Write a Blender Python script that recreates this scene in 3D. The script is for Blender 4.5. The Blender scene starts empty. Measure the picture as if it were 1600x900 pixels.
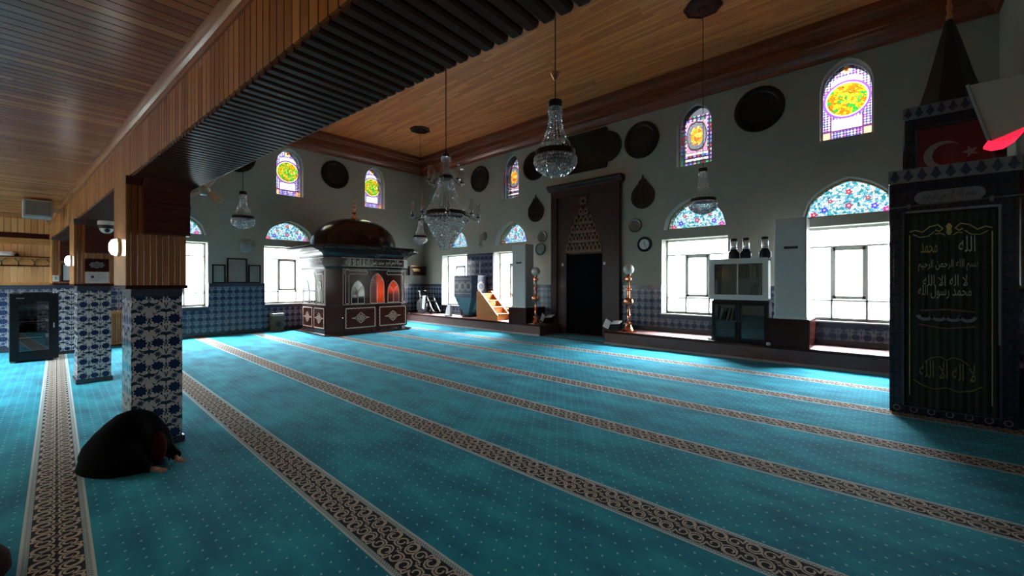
import bpy, math, random
from mathutils import Vector, Matrix
from mathutils.geometry import tessellate_polygon
PI = math.pi
random.seed(7)
SC = bpy.context.scene
COL = SC.collection

# ------------------------------------------------------------------ mesh builder
class MB:
    def __init__(s):
        s.v = []; s.f = []; s.mi = []; s.M = Matrix()
    def add(s, vs, fs, mi=0):
        o = len(s.v)
        s.v += [tuple(s.M @ Vector(p)) for p in vs]
        s.f += [tuple(o + i for i in q) for q in fs]
        s.mi += [mi] * len(fs)
        return s
    def box(s, x0, x1, y0, y1, z0, z1, mi=0):
        vs = [(x, y, z) for z in (z0, z1) for y in (y0, y1) for x in (x0, x1)]
        return s.add(vs, [(0, 2, 3, 1), (4, 5, 7, 6), (0, 1, 5, 4), (2, 6, 7, 3), (0, 4, 6, 2), (1, 3, 7, 5)], mi)
    def hexa(s, b, t, mi=0):
        """b, t: four bottom and four top corners, counter-clockwise seen from above"""
        return s.add(list(b) + list(t), [(3, 2, 1, 0), (4, 5, 6, 7), (0, 1, 5, 4), (1, 2, 6, 5), (2, 3, 7, 6), (3, 0, 4, 7)], mi)
    def rings(s, rs, mi=0, cap0=True, cap1=True, closed=True):
        n = len(rs[0]); vs = [p for r in rs for p in r]; fs = []
        for k in range(len(rs) - 1):
            for i in range(n if closed else n - 1):
                j = (i + 1) % n
                fs.append((k * n + i, k * n + j, (k + 1) * n + j, (k + 1) * n + i))
        if cap0: fs.append(tuple(range(n - 1, -1, -1)))
        if cap1: fs.append(tuple((len(rs) - 1) * n + i for i in range(n)))
        return s.add(vs, fs, mi)
    def lathe(s, prof, c=(0, 0, 0), seg=24, axis='z', mi=0, rot=0.0, sx=1.0, sy=1.0):
        rs = []
        for r, h in prof:
            ring = []
            for i in range(seg):
                a = 2 * PI * i / seg + rot
                p = (r * math.cos(a) * sx, r * math.sin(a) * sy, h)
                if axis == 'y': p = (p[0], -p[2], p[1])
                if axis == 'x': p = (p[2], p[0], p[1])
                ring.append((c[0] + p[0], c[1] + p[1], c[2] + p[2]))
            rs.append(ring)
        return s.rings(rs, mi)
    def tube(s, pts, r, seg=8, mi=0):
        pts = [Vector(p) for p in pts]; rs = []
        rr = r if isinstance(r, (list, tuple)) else [r] * len(pts)
        up = Vector((0, 0, 1)); prev = None
        for i, p in enumerate(pts):
            d = (pts[min(i + 1, len(pts) - 1)] - pts[max(i - 1, 0)]).normalized()
            if prev is None:
                a = d.cross(up if abs(d.z) < .95 else Vector((1, 0, 0))).normalized()
            else:
                a = (prev - d * prev.dot(d)).normalized()
            prev = a; b = d.cross(a)
            rs.append([tuple(p + (a * math.cos(2 * PI * k / seg) + b * math.sin(2 * PI * k / seg)) * rr[i]) for k in range(seg)])
        return s.rings(rs, mi)
    def sphere(s, c, r, seg=16, ring=10, mi=0, sc=(1, 1, 1)):
        prof = [(max(1e-4, math.sin(PI * k / ring)), -math.cos(PI * k / ring)) for k in range(ring + 1)]
        rs = [[(c[0] + q * r * sc[0] * math.cos(2 * PI * i / seg), c[1] + q * r * sc[1] * math.sin(2 * PI * i / seg), c[2] + h * r * sc[2]) for i in range(seg)] for q, h in prof]
        return s.rings(rs, mi)
    def octa(s, c, r, h=None, mi=None):
        mi = (1 if random.random() < .45 else 0) if mi is None else mi
        h = h or r; x, y, z = c; t = random.uniform(0, PI / 2); a, b = r * math.cos(t), r * math.sin(t); k = random.uniform(-.35, .35) * r; l = random.uniform(-.35, .35) * r
        return s.add([(x + a, y + b, z + k), (x - b, y + a, z + l), (x - a, y - b, z - k), (x + b, y - a, z - l), (x - k, y - l, z + h), (x + k, y + l, z - h)],
                     [(0, 1, 4), (1, 2, 4), (2, 3, 4), (3, 0, 4), (1, 0, 5), (2, 1, 5), (3, 2, 5), (0, 3, 5)], mi)
    def plate(s, outer, holes, fr, t0, t1, mi=0, mis=None):
        """flat plate with holes; fr = (origin, axis a, axis b, normal)"""
        o, a, b, n = [Vector(q) for q in fr]; mis = mi if mis is None else mis
        loops = [list(outer)] + [list(h) for h in holes]
        flat = [p for l in loops for p in l]
        tris = tessellate_polygon([[Vector((p[0], p[1], 0)) for p in l] for l in loops])
        P = lambda p, t: tuple(o + a * p[0] + b * p[1] + n * t)
        hand = a.cross(b).dot(n) > 0
        tf = []
        for q in tris:
            A, B, C = [flat[i] for i in q]
            ccw = ((B[0] - A[0]) * (C[1] - A[1]) - (B[1] - A[1]) * (C[0] - A[0])) > 0
            tf.append(tuple(q) if ccw == hand else tuple(reversed(q)))
        s.add([P(p, t1) for p in flat], tf, mi)
        s.add([P(p, t0) for p in flat], [tuple(reversed(q)) for q in tf], mi)
        for li, l in enumerate(loops):
            k = len(l)
            ar = sum(l[i][0] * l[(i + 1) % k][1] - l[(i + 1) % k][0] * l[i][1] for i in range(k)) > 0
            out = (ar == hand) if li == 0 else (ar != hand)
            fs = [(i, (i + 1) % k, k + (i + 1) % k, k + i) for i in range(k)]
            if not out: fs = [tuple(reversed(q)) for q in fs]
            s.add([P(p, t0) for p in l] + [P(p, t1) for p in l], fs, mi if li == 0 else mis)
        return s
    def ribbon(s, pts, w, fr, h=0.002, closed=False, mi=0):
        """raised flat band along a 2-D path lying in the frame fr"""
        o, a, b, n = [Vector(q) for q in fr]
        k = len(pts); L = []; R = []
        for i in range(k):
            p0 = pts[(i - 1) % k] if closed else pts[max(i - 1, 0)]
            p1 = pts[(i + 1) % k] if closed else pts[min(i + 1, k - 1)]
            dx, dy = p1[0] - p0[0], p1[1] - p0[1]; q = math.hypot(dx, dy) or 1
            ww = (w[i] if isinstance(w, (list, tuple)) else w) / 2
            L.append((pts[i][0] - dy / q * ww, pts[i][1] + dx / q * ww)); R.append((pts[i][0] + dy / q * ww, pts[i][1] - dx / q * ww))
        P = lambda p: tuple(o + a * p[0] + b * p[1] + n * h)
        fl = a.cross(b).dot(n) > 0
        vs = [P(p) for p in L] + [P(p) for p in R]
        fs = []
        for i in range(k if closed else k - 1):
            j = (i + 1) % k; q = (k + i, k + j, j, i)
            fs.append(q if fl else tuple(reversed(q)))
        return s.add(vs, fs, mi)
    def face(s, pts, fr, h=0.002, mi=0):
        o, a, b, n = [Vector(q) for q in fr]
        tris = tessellate_polygon([[Vector((p[0], p[1], 0)) for p in pts]])
        return s.add([tuple(o + a * p[0] + b * p[1] + n * h) for p in pts], [tuple(t) for t in tris], mi)

def mk(name, mb, mats, parent=None, bevel=0.0, smooth=None, uv=False, loc=None, subsurf=0):
    me = bpy.data.meshes.new(name)
    me.from_pydata(mb.v, [], mb.f); me.update()
    mats = mats if isinstance(mats, (list, tuple)) else [mats]
    for m in mats: me.materials.append(m)
    if len(mats) > 1: me.polygons.foreach_set('material_index', mb.mi)
    if uv:
        ul = me.uv_layers.new(name='UVMap')
        for p in me.polygons:
            n = p.normal; ax = max(range(3), key=lambda i: abs(n[i]))
            for li in p.loop_indices:
                c = me.vertices[me.loops[li].vertex_index].co
                ul.data[li].uv = (c.y, c.z) if ax == 0 else ((c.x, c.z) if ax == 1 else (c.x, c.y))
    if smooth is not None:
        for p in me.polygons: p.use_smooth = True
        me.set_sharp_from_angle(angle=math.radians(smooth))
    o = bpy.data.objects.new(name, me); COL.objects.link(o)
    if parent: o.parent = parent
    if loc: o.location = loc
    if bevel:
        b = o.modifiers.new('Bevel', 'BEVEL'); b.width = bevel; b.segments = 2; b.limit_method = 'ANGLE'; b.angle_limit = math.radians(40)
    if subsurf:
        b = o.modifiers.new('Subdivision', 'SUBSURF'); b.levels = subsurf; b.render_levels = subsurf
    return o

def tag(o, label, cat, group=None, kind=None):
    o['label'] = label; o['category'] = cat
    if group: o['group'] = group
    if kind: o['kind'] = kind
    return o
def thing(name, label, cat, loc=(0, 0, 0), rz=0.0, group=None):
    o = bpy.data.objects.new(name, None); COL.objects.link(o)
    o.location = loc; o.rotation_euler = (0, 0, rz); o.empty_display_size = .1
    return tag(o, label, cat, group)
def struct(o): o['kind'] = 'structure'; return o
def kids(o): return [c for c in bpy.data.objects if c.parent == o]
def dup(root, loc, rz, label, group=None):
    def cp(o, par):
        c = o.copy(); COL.objects.link(c)
        if par: c.parent = par
        for ch in kids(o): cp(ch, c)
        return c
    r = cp(root, None); r.location = loc; r.rotation_euler = (0, 0, rz); r['label'] = label
    if group: r['group'] = group
    return r

# ------------------------------------------------------------------ node helper
class E:
    def __init__(s, nt, k): s.nt = nt; s.k = k
    def _m(s, op, *a):
        n = s.nt.nodes.new('ShaderNodeMath'); n.operation = op
        for i, x in enumerate(a):
            if isinstance(x, E): s.nt.links.new(x.k, n.inputs[i])
            else: n.inputs[i].default_value = x
        return E(s.nt, n.outputs[0])
    def __add__(s, o): return s._m('ADD', s, o)
    __radd__ = __add__
    def __sub__(s, o): return s._m('SUBTRACT', s, o)
    def __rsub__(s, o): return s._m('SUBTRACT', o, s)
    def __mul__(s, o): return s._m('MULTIPLY', s, o)
    __rmul__ = __mul__
    def __truediv__(s, o): return s._m('DIVIDE', s, o)
    def __pow__(s, o): return s._m('POWER', s, o)
    def lt(s, o): return s._m('LESS_THAN', s, o)
    def gt(s, o): return s._m('GREATER_THAN', s, o)
    def min(s, o): return s._m('MINIMUM', s, o)
    def max(s, o): return s._m('MAXIMUM', s, o)
    def mod(s, o): return s._m('FLOORED_MODULO', s, o)
    def atan2(s, o): return s._m('ARCTAN2', s, o)
    @property
    def abs(s): return s._m('ABSOLUTE', s)
    @property
    def fr(s): return s._m('FRACT', s)
    @property
    def fl(s): return s._m('FLOOR', s)
    @property
    def sin(s): return s._m('SINE', s)
    @property
    def cos(s): return s._m('COSINE', s)
    @property
    def sqrt(s): return s._m('SQRT', s)
def hyp(a, b): return (a * a + b * b).sqrt

class Mat:
    def __init__(s, name, rough=.5, metal=0.0, spec=.5, color=None):
        s.m = bpy.data.materials.new(name); s.m.use_nodes = True; s.nt = s.m.node_tree
        s.b = s.nt.nodes['Principled BSDF']
        s.b.inputs['Roughness'].default_value = rough; s.b.inputs['Metallic'].default_value = metal
        s.b.inputs['Specular IOR Level'].default_value = spec
        if color: s.b.inputs['Base Color'].default_value = (*color, 1)
    def co(s, kind='Object'):
        t = s.nt.nodes.new('ShaderNodeTexCoord'); x = s.nt.nodes.new('ShaderNodeSeparateXYZ')
        s.nt.links.new(t.outputs[kind], x.inputs[0])
        return [E(s.nt, x.outputs[i]) for i in range(3)]
    def vec(s, *c):
        n = s.nt.nodes.new('ShaderNodeCombineXYZ')
        for i, x in enumerate(c):
            if isinstance(x, E): s.nt.links.new(x.k, n.inputs[i])
            else: n.inputs[i].default_value = x
        return n.outputs[0]
    def noise(s, v, scale=1, detail=3, rough=.55):
        n = s.nt.nodes.new('ShaderNodeTexNoise'); n.inputs['Scale'].default_value = scale
        n.inputs['Detail'].default_value = detail; n.inputs['Roughness'].default_value = rough
        s.nt.links.new(v, n.inputs['Vector']); return E(s.nt, n.outputs['Fac'])
    def white(s, v):
        n = s.nt.nodes.new('ShaderNodeTexWhiteNoise'); n.noise_dimensions = '3D'
        s.nt.links.new(v, n.inputs['Vector']); return E(s.nt, n.outputs['Value'])
    def voro(s, v, scale, feature='F1', out='Color', rnd=1.0):
        n = s.nt.nodes.new('ShaderNodeTexVoronoi'); n.feature = feature; n.inputs['Scale'].default_value = scale
        n.inputs['Randomness'].default_value = rnd
        s.nt.links.new(v, n.inputs['Vector']); return E(s.nt, n.outputs[out])
    def ramp(s, f, stops, interp='LINEAR'):
        n = s.nt.nodes.new('ShaderNodeValToRGB'); r = n.color_ramp; r.interpolation = interp
        while len(r.elements) < len(stops): r.elements.new(.5)
        for e, (p, c) in zip(r.elements, stops): e.position = p; e.color = (*c, 1)
        s.nt.links.new(f.k, n.inputs[0]); return n.outputs[0]
    def mix(s, f, a, b, mode='MIX'):
        n = s.nt.nodes.new('ShaderNodeMix'); n.data_type = 'RGBA'; n.blend_type = mode
        if isinstance(f, E): s.nt.links.new(f.k, n.inputs[0])
        else: n.inputs[0].default_value = f
        for x, i in ((a, 6), (b, 7)):
            if isinstance(x, tuple): n.inputs[i].default_value = (*x, 1)
            else: s.nt.links.new(x.k if isinstance(x, E) else x, n.inputs[i])
        return n.outputs[2]
    def color(s, c): s.nt.links.new(c, s.b.inputs['Base Color']); return s
    def rough(s, e): s.nt.links.new(e.k, s.b.inputs['Roughness']); return s
    def bump(s, h, strength=.3, dist=.01):
        n = s.nt.nodes.new('ShaderNodeBump'); n.inputs['Strength'].default_value = strength; n.inputs['Distance'].default_value = dist
        s.nt.links.new(h.k, n.inputs['Height']); s.nt.links.new(n.outputs[0], s.b.inputs['Normal']); return s
    def emit(s, c, st):
        s.b.inputs['Emission Color'].default_value = (*c, 1); s.b.inputs['Emission Strength'].default_value = st; return s

def plain(name, c, rough=.5, metal=0.0, var=.12, scale=14, spec=.5):
    m = Mat(name, rough, metal, spec); x, y, z = m.co()
    n = m.noise(m.vec(x, y, z), scale, 3)
    m.color(m.ramp(n, [(.25, tuple(q * (1 - var) for q in c)), (.75, tuple(min(1, q * (1 + var)) for q in c))]))
    return m.m
def planks(name, wa, ga, pitch, cols, rough=.3, seglen=1.6, groove=.05, off=0.0, gstr=.5):
    m = Mat(name, rough); co = m.co(); w = (co[wa] + off) / pitch; idx = w.fl; f = w.fr
    r1 = m.white(m.vec(idx, 3.1, 0.0)); seg = (co[ga] / seglen + r1 * 7.0).fl
    r2 = m.white(m.vec(idx, seg, 1.7))
    ax = [0.0, 0.0, 0.0]
    sc = [26.0, 26.0, 26.0]; sc[ga] = .55
    g = m.noise(m.vec(co[0] * sc[0] + r2 * 9.0, co[1] * sc[1], co[2] * sc[2] + r2 * 5.0), 1.0, 4)
    t = r2 * .62 + g * .40 - .02
    c = m.ramp(t, [(0.1, cols[0]), (.5, cols[1]), (.9, cols[2])])
    e = f.min(1.0 - f)
    if groove: c = m.mix(e.lt(groove), c, tuple(q * .25 for q in cols[0]))
    m.color(c)
    if groove: m.bump((e * (1.0 / max(groove, .02))).min(1.0) + g * .03, gstr, .006)
    else: m.bump(g, .12, .004)
    return m.m
def wood(name, c0, c1, ga=2, rough=.3, spec=.5):
    m = Mat(name, rough, 0, spec); co = m.co(); sc = [26.0, 26.0, 26.0]; sc[ga] = 1.6
    g = m.noise(m.vec(co[0] * sc[0], co[1] * sc[1], co[2] * sc[2]), 1.0, 4)
    m.color(m.ramp(g, [(.25, c0), (.75, c1)])).bump(g, .08, .003)
    return m.m

def tiles(name, px, py, bg, leaf, blossom, small, scale=1.0, rough=.16):
    """glazed floral tile: rows of big blossoms, small rosettes and curling leaves"""
    m = Mat(name, rough); t = m.nt.nodes.new('ShaderNodeUVMap'); x_ = m.nt.nodes.new('ShaderNodeSeparateXYZ')
    m.nt.links.new(t.outputs[0], x_.inputs[0]); u = E(m.nt, x_.outputs[0]); v = E(m.nt, x_.outputs[1])
    iu = (u / px).fl; par = iu.mod(2.0)
    x = ((u / px).fr - .5) * px; y = ((v / py).fr - .5) * py
    q = px / .127
    # pairs of serrated crescent leaves curling round each blossom, with thin stems
    sg = y.gt(0.0) * 2.0 - 1.0; xs = x * sg * (par * 2.0 - 1.0); ya = y.abs
    ser = ((u + v) * (2 * PI / (.014 * q))).sin * (.0028 * q)
    ca = hyp(xs - .040 * q, ya - .050 * q) + ser; cb = hyp(xs - .026 * q, ya - .036 * q)
    col = m.mix(ca.lt(.050 * q) * cb.gt(.036 * q), bg, leaf)
    cc = hyp(xs + .052 * q, ya - .030 * q) + ser; cd = hyp(xs + .066 * q, ya - .044 * q)
    col = m.mix(cc.lt(.040 * q) * cd.gt(.032 * q), col, blossom)
    wob = (v * (2 * PI / py)).sin * (.012 * q)
    col = m.mix(((x.abs - .5 * px) + wob).abs.lt(.0045 * q), col, leaf)
    yb = y * (1.0 + par * .15) ; r = hyp(x, yb); th = yb.atan2(x)
    rad = (th * 9.0).cos * (.006 * q) + .047 * q
    halo = r.lt(rad + .007 * q); body = r.lt(rad)
    col = m.mix(halo, col, tuple(min(1, c * 1.2) for c in bg)); col = m.mix(body, col, blossom)
    col = m.mix(r.lt(.020 * q) * r.gt(.012 * q), col, leaf)
    y2 = (y.abs - .5 * py); r2 = hyp(x, y2)
    p6 = (y2.atan2(x) * 6.0).cos * (.004 * q); col = m.mix(r2.lt(p6 + .031 * q), col, bg); col = m.mix(r2.lt(p6 + .024 * q), col, small); col = m.mix(r2.lt(.009 * q), col, blossom)
    sp = hyp((x.abs - .047 * q), (y.abs - .055 * q))
    col = m.mix(sp.lt(.012 * q), col, tuple(min(1, c * 1.15) for c in bg))
    m.color(col)
    g = (u / (2 * px)).fr; h = (v / py).fr
    m.bump((g.min(1.0 - g) * 60.0).min(1.0) * (h.min(1.0 - h) * 60.0).min(1.0), .25, .002)
    return m.m

def glass_mix(name, tint=(1, 1, 1), gloss=.08, rough=.02):
    m = Mat(name); nt = m.nt; out = nt.nodes['Material Output']
    t = nt.nodes.new('ShaderNodeBsdfTransparent'); t.inputs[0].default_value = (*tint, 1)
    g = nt.nodes.new('ShaderNodeBsdfGlossy'); g.inputs['Roughness'].default_value = rough
    x = nt.nodes.new('ShaderNodeMixShader'); x.inputs[0].default_value = gloss
    nt.links.new(t.outputs[0], x.inputs[1]); nt.links.new(g.outputs[0], x.inputs[2]); nt.links.new(x.outputs[0], out.inputs[0])
    return m.m
def stained(name, fn):
    """coloured leaded glass: fn(mat, x, z) gives the tint the daylight takes"""
    m = Mat(name); nt = m.nt; out = nt.nodes['Material Output']
    x, y, z = m.co(); gm = nt.nodes.new('ShaderNodeGamma'); gm.inputs[1].default_value = .56; nt.links.new(fn(m, x, z), gm.inputs[0]); c = gm.outputs[0]   # the tint is met at both faces of the pane
    t = nt.nodes.new('ShaderNodeBsdfTransparent'); nt.links.new(c, t.inputs[0])
    g = nt.nodes.new('ShaderNodeBsdfGlossy'); g.inputs['Roughness'].default_value = .15; g.inputs[0].default_value = (.6, .6, .6, 1)
    k = nt.nodes.new('ShaderNodeMixShader'); k.inputs[0].default_value = .05
    nt.links.new(t.outputs[0], k.inputs[1]); nt.links.new(g.outputs[0], k.inputs[2]); nt.links.new(k.outputs[0], out.inputs[0])
    return m.m

# ------------------------------------------------------------------ Arabic lettering (built-in font, presentation forms)
_F = {'ا': (0xFE8D, 2), 'ب': (0xFE8F, 4), 'س': (0xFEB1, 4), 'ر': (0xFEAD, 2), 'ح': (0xFEA1, 4), 'م': (0xFEE1, 4), 'ن': (0xFEE5, 4),
      'ي': (0xFEF1, 4), 'ل': (0xFEDD, 4), 'ه': (0xFEE9, 4), 'و': (0xFEED, 2), 'د': (0xFEA9, 2), 'ﻻ': (0xFEFB, 2)}
def arabic(t):
    t = t.replace('لا', 'ﻻ'); out = []
    for i, c in enumerate(t):
        if c not in _F: out.append(c); continue
        base, n = _F[c]
        pj = i > 0 and t[i - 1] in _F and _F[t[i - 1]][1] == 4
        nj = n == 4 and i + 1 < len(t) and t[i + 1] in _F
        out.append(chr(base + ((3 if nj else 1) if pj else (2 if nj else 0))))
    return ''.join(reversed(out))
_cache = {}
def text_geo(s):
    if s in _cache: return _cache[s]
    c = bpy.data.curves.new('lettering', 'FONT'); c.body = s; c.resolution_u = 3
    o = bpy.data.objects.new('lettering', c); COL.objects.link(o); bpy.context.view_layer.update()
    me = bpy.data.meshes.new_from_object(o.evaluated_get(bpy.context.evaluated_depsgraph_get()))
    vs = [v.co.copy() for v in me.vertices]; fs = [tuple(p.vertices) for p in me.polygons]
    bpy.data.objects.remove(o); bpy.data.curves.remove(c); bpy.data.meshes.remove(me)
    x0 = min(v.x for v in vs); x1 = max(v.x for v in vs); y0 = min(v.y for v in vs); y1 = max(v.y for v in vs)
    _cache[s] = ([((v.x - x0) / (x1 - x0), (v.y - y0) / (y1 - y0)) for v in vs], fs)
    return _cache[s]
def letter(mb, s, x0, x1, y0, y1, fr, h=.003, mi=0):
    vs, fs = text_geo(s); o, a, b, n = [Vector(q) for q in fr]
    fl = a.cross(b).dot(n) > 0
    mb.add([tuple(o + a * (x0 + (x1 - x0) * p[0]) + b * (y0 + (y1 - y0) * p[1]) + n * h) for p in vs], fs if fl else [tuple(reversed(f)) for f in fs], mi)

def arc(cx, cy, r, a0, a1, n=16, ry=None):
    ry = ry or r
    return [(cx + r * math.cos(a0 + (a1 - a0) * i / n), cy + ry * math.sin(a0 + (a1 - a0) * i / n)) for i in range(n + 1)]
def circ(cx, cy, r, n=32, ry=None): return arc(cx, cy, r, 0, 2 * PI, n, ry)[:-1]
def spiral(cx, cy, r0, r1, a0, turns, n=18):
    return [(cx + (r0 + (r1 - r0) * i / n) * math.cos(a0 + 2 * PI * turns * i / n), cy + (r0 + (r1 - r0) * i / n) * math.sin(a0 + 2 * PI * turns * i / n)) for i in range(n + 1)]
def archpts(cx, hw, z0, zs, zp, k=.8, n=10):
    L = []
    for i in range(n + 1):
        t = i / n; L.append((cx - hw * (1 - t), zs + (zp - zs) * (k * math.sqrt(max(0, 1 - (1 - t) ** 2)) + (1 - k) * t)))
    R = [(2 * cx - x, z) for x, z in reversed(L[:-1])]
    pts = L + R
    if z0 < zs: pts = [(cx - hw, z0)] + pts + [(cx + hw, z0)]
    return pts
def rect(x0, x1, z0, z1): return [(x0, z0), (x1, z0), (x1, z1), (x0, z1)]
# ------------------------------------------------------------------ materials
W, L, RX, ZC, H = 10.6, -14.75, 1.4, 6.73, 1.6
plaster = plain('plaster', (.40, .41, .35), .7, var=.04, scale=3)
plaster_white = plain('plaster_white', (.72, .73, .70), .7, var=.03, scale=3)
white_paint = plain('white_paint', (.74, .74, .71), .35, var=.03)
ac_white = plain('ac_white', (.62, .66, .65), .4, var=.03)
dark_wood = wood('dark_wood', (.014, .005, .004), (.030, .009, .007), 2, .20, .35)
maroon_wood = wood('maroon_wood', (.030, .008, .006), (.058, .014, .010), 1, .16, .14)
mihrab_red = wood('mihrab_red', (.030, .011, .011), (.048, .017, .016), 2, .4, .3)
platform_red = plain('platform_red', (.13, .06, .055), .55, var=.15, scale=5)
cornice_wood = wood('cornice_wood', (.14, .030, .014), (.25, .060, .026), 0, .32)
cornice_wood_y = wood('cornice_wood_y', (.14, .030, .014), (.25, .060, .026), 1, .32)
hall_ceiling = planks('hall_ceiling', 1, 0, .085, [(.54, .13, .030), (.72, .205, .055), (.85, .30, .10)], .45, 1.3, .035)
aisle_ceiling = planks('aisle_ceiling', 0, 1, .085, [(.30, .085, .028), (.48, .155, .050), (.70, .28, .085)], .27, 1.9, .05)
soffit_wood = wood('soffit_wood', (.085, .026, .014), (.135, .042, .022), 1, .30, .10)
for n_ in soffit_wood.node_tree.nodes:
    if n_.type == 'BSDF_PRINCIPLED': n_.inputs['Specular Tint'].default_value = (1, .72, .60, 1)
capital_wood = wood('capital_wood', (.065, .015, .011), (.115, .027, .018), 1, .28, .3)
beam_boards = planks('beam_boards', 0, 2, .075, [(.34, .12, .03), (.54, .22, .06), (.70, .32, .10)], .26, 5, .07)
pine_boards = planks('pine_boards', 1, 2, .10, [(.46, .21, .075), (.62, .32, .12), (.74, .42, .18)], .3, 5, .05)
casing_boards = planks('casing_boards', 1, 2, .046, [(.27, .085, .025), (.40, .15, .045), (.52, .22, .07)], .26, 5, .10)
moulding_wood = wood('moulding_wood', (.30, .115, .038), (.46, .19, .07), 0, .2)
pine = wood('pine', (.38, .18, .055), (.55, .28, .10), 0, .25)
pine_v = wood('pine_v', (.38, .18, .055), (.55, .28, .10), 2, .25)
orange_wood = wood('orange_wood', (.46, .15, .035), (.62, .23, .06), 0, .35)
black_metal = plain('black_metal', (.005, .005, .006), .35, var=.2, spec=.2)
black_cloth = plain('black_cloth', (.003, .003, .004), .9, var=.2, spec=.05)
dark_bronze = plain('dark_bronze', (.035, .022, .018), .35, .6, var=.25)
copper = Mat('copper', .22, 1.0, color=(.75, .30, .17)).m
brass = Mat('brass', .3, 1.0, color=(.62, .40, .18)).m
steel = Mat('steel', .25, 1.0, color=(.6, .6, .6)).m
pearl = plain('pearl_inlay', (.62, .52, .42), .35, var=.15)
milk_glass = plain('milk_glass', (.75, .75, .72), .2, var=.02)
pane_clear = glass_mix('pane_clear', (.93, .95, .96), .06)
pane_dark = Mat('pane_dark', .06, 0, .6, color=(.010, .011, .012)).m
paper_white = plain('paper_white', (.72, .73, .74), .6, var=.04)
gold_thread = plain('gold_thread', (.42, .36, .13), .45, .3, var=.2)
silver_thread = plain('silver_thread', (.42, .44, .40), .5, .2, var=.15)
curtain_green = plain('curtain_green', (.008, .022, .016), .75, var=.2)
grey_plastic = plain('grey_plastic', (.32, .33, .33), .45, var=.05)
ink = plain('ink', (.02, .02, .025), .6, var=.1)

tile_col = tiles('tile_column', .127, .225, (.52, .52, .53), (.010, .040, .065), (.012, .022, .10), (.07, .09, .17))
tile_wall = tiles('tile_wall', .18, .20, (.20, .22, .245), (.03, .06, .12), (.012, .025, .075), (.06, .09, .16))
tile_dark = tiles('tile_minbar', .12, .16, (.016, .022, .042), (.006, .009, .022), (.030, .024, .040), (.012, .018, .045))
tile_border = plain('tile_border', (.045, .055, .085), .2, var=.2, scale=30)
tile_base = plain('tile_base', (.03, .035, .045), .25, var=.3, scale=25)

# carpet: deep pile, small woven flecks, patterned border bands every 1.377 m
def carpet_mat():
    m = Mat('carpet_pile', .95, 0, .1); x, y, z = m.co(); m.b.inputs['Sheen Weight'].default_value = .10; m.b.inputs['Sheen Roughness'].default_value = .45; m.b.inputs['Sheen Tint'].default_value = (.6, .9, 1, 1)
    k = (y / 1.377 + .5).fr - .5; yb = (k * 1.377).abs
    n = m.noise(m.vec(x * 1.0, y * 2.2, 0.0), 1.6, 3); nf = m.noise(m.vec(x, y, 0.0), 160, 2)
    c = m.ramp(n * 1.5 + nf * .25 - .38, [(.2, (.005, .160, .255)), (.5, (.009, .270, .395)), (.8, (.018, .38, .51))])
    px, py = .112, .078
    row = (y / py).fl; sh = row.mod(2.0) * .5
    a = ((x / px + sh).fr - .5) * px; b = ((y / py).fr - .5) * py
    d = hyp(a + b * .5, b)
    c = m.mix(d.lt(.0072), c, (.32, .68, .74))
    zz = ((x / .02).fr - .5).abs * .028
    inband = yb.lt(.15)
    strip = m.mix((((yb - .122).abs - zz).abs).lt(.0032), (.56, .64, .65), (.02, .13, .17))
    c = m.mix(inband, c, strip)
    c = m.mix(yb.lt(.110), c, (.012, .010, .016))
    m.color(c); m.bump(nf, .4, .004)
    return m.m
carpet_pile = carpet_mat()
carpet_scroll = plain('carpet_scroll', (.54, .48, .41), .95, var=.1, scale=40, spec=.1)

# stained glass
def round_glass(m, x, z, green=0.0):
    v = m.vec(x, z * 1.0, 0.0)
    cell = m.voro(v, 19, 'F1', 'Color'); edge = m.voro(v, 19, 'DISTANCE_TO_EDGE', 'Distance')
    zc = z - .80; r = hyp(x, zc)
    rnd = m.white(m.vec((x / .07).fl, (z / .07).fl, 0.0))
    big = m.noise(m.vec(x, z, 2.0), 4.5, 1)
    med = m.ramp(cell * .45 + big * .7 - (.12 - green), [(.0, (.040, .014, .0008)), (.36, (.045, .030, .001)), (.45, (.05, .045, .003)), (.56, (.002, .030, .004)), (.66, (.010, .045, .005)), (.8, (.05, .05, .03))], 'CONSTANT')
    med = m.mix(edge.lt(.03), med, (0.0036, 0.0024, 0.0012))
    gx = ((x / .052).fr - .5); gz = ((z / .052).fr - .5); dot = hyp(gx, gz)
    hue = m.white(m.vec((x / .052).fl, (z / .052).fl, 3.0))
    bead = m.ramp(hue, [(0, (0.06, 0.06, 0.072)), (.45, (0.027, 0.03, 0.078)), (.7, (0.045, 0.018, 0.06)), (.85, (0.066, 0.066, 0.078))], 'CONSTANT')
    c = m.mix(dot.lt(.40), (0.0072, 0.0036, 0.012), bead)
    # arcs of clear glass above and a clear panel below the roundel
    fan = (r.gt(.36) * r.lt(.48) * z.gt(.95) * x.abs.lt(.25)); c = m.mix(fan, c, (0.066, 0.072, 0.078))
    low = z.gt(.20) * z.lt(.42) * x.abs.lt(.24); c = m.mix(low, c, (0.072, 0.069, 0.072))
    bl = z.lt(.17) * x.abs.gt(.24); c = m.mix(bl, c, (0.078, 0.039, 0.024))
    c = m.mix((z - .185).abs.lt(.015), c, (0.012, 0.0036, 0.012)); c = m.mix((x.abs - .255).abs.lt(.013) * z.lt(.5), c, (0.012, 0.0036, 0.012))
    ring = r.lt(.385); c = m.mix(ring, c, (0.018, 0.0072, 0.027)); c = m.mix(r.lt(.345), c, (0.072, 0.06, 0.033)); c = m.mix(r.lt(.32), c, med)
    t = hyp(x, z - 1.40); c = m.mix(t.lt(.075), c, (0.072, 0.045, 0.018)); c = m.mix(t.lt(.03), c, (0.018, 0.003, 0.0012))
    return c
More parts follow.
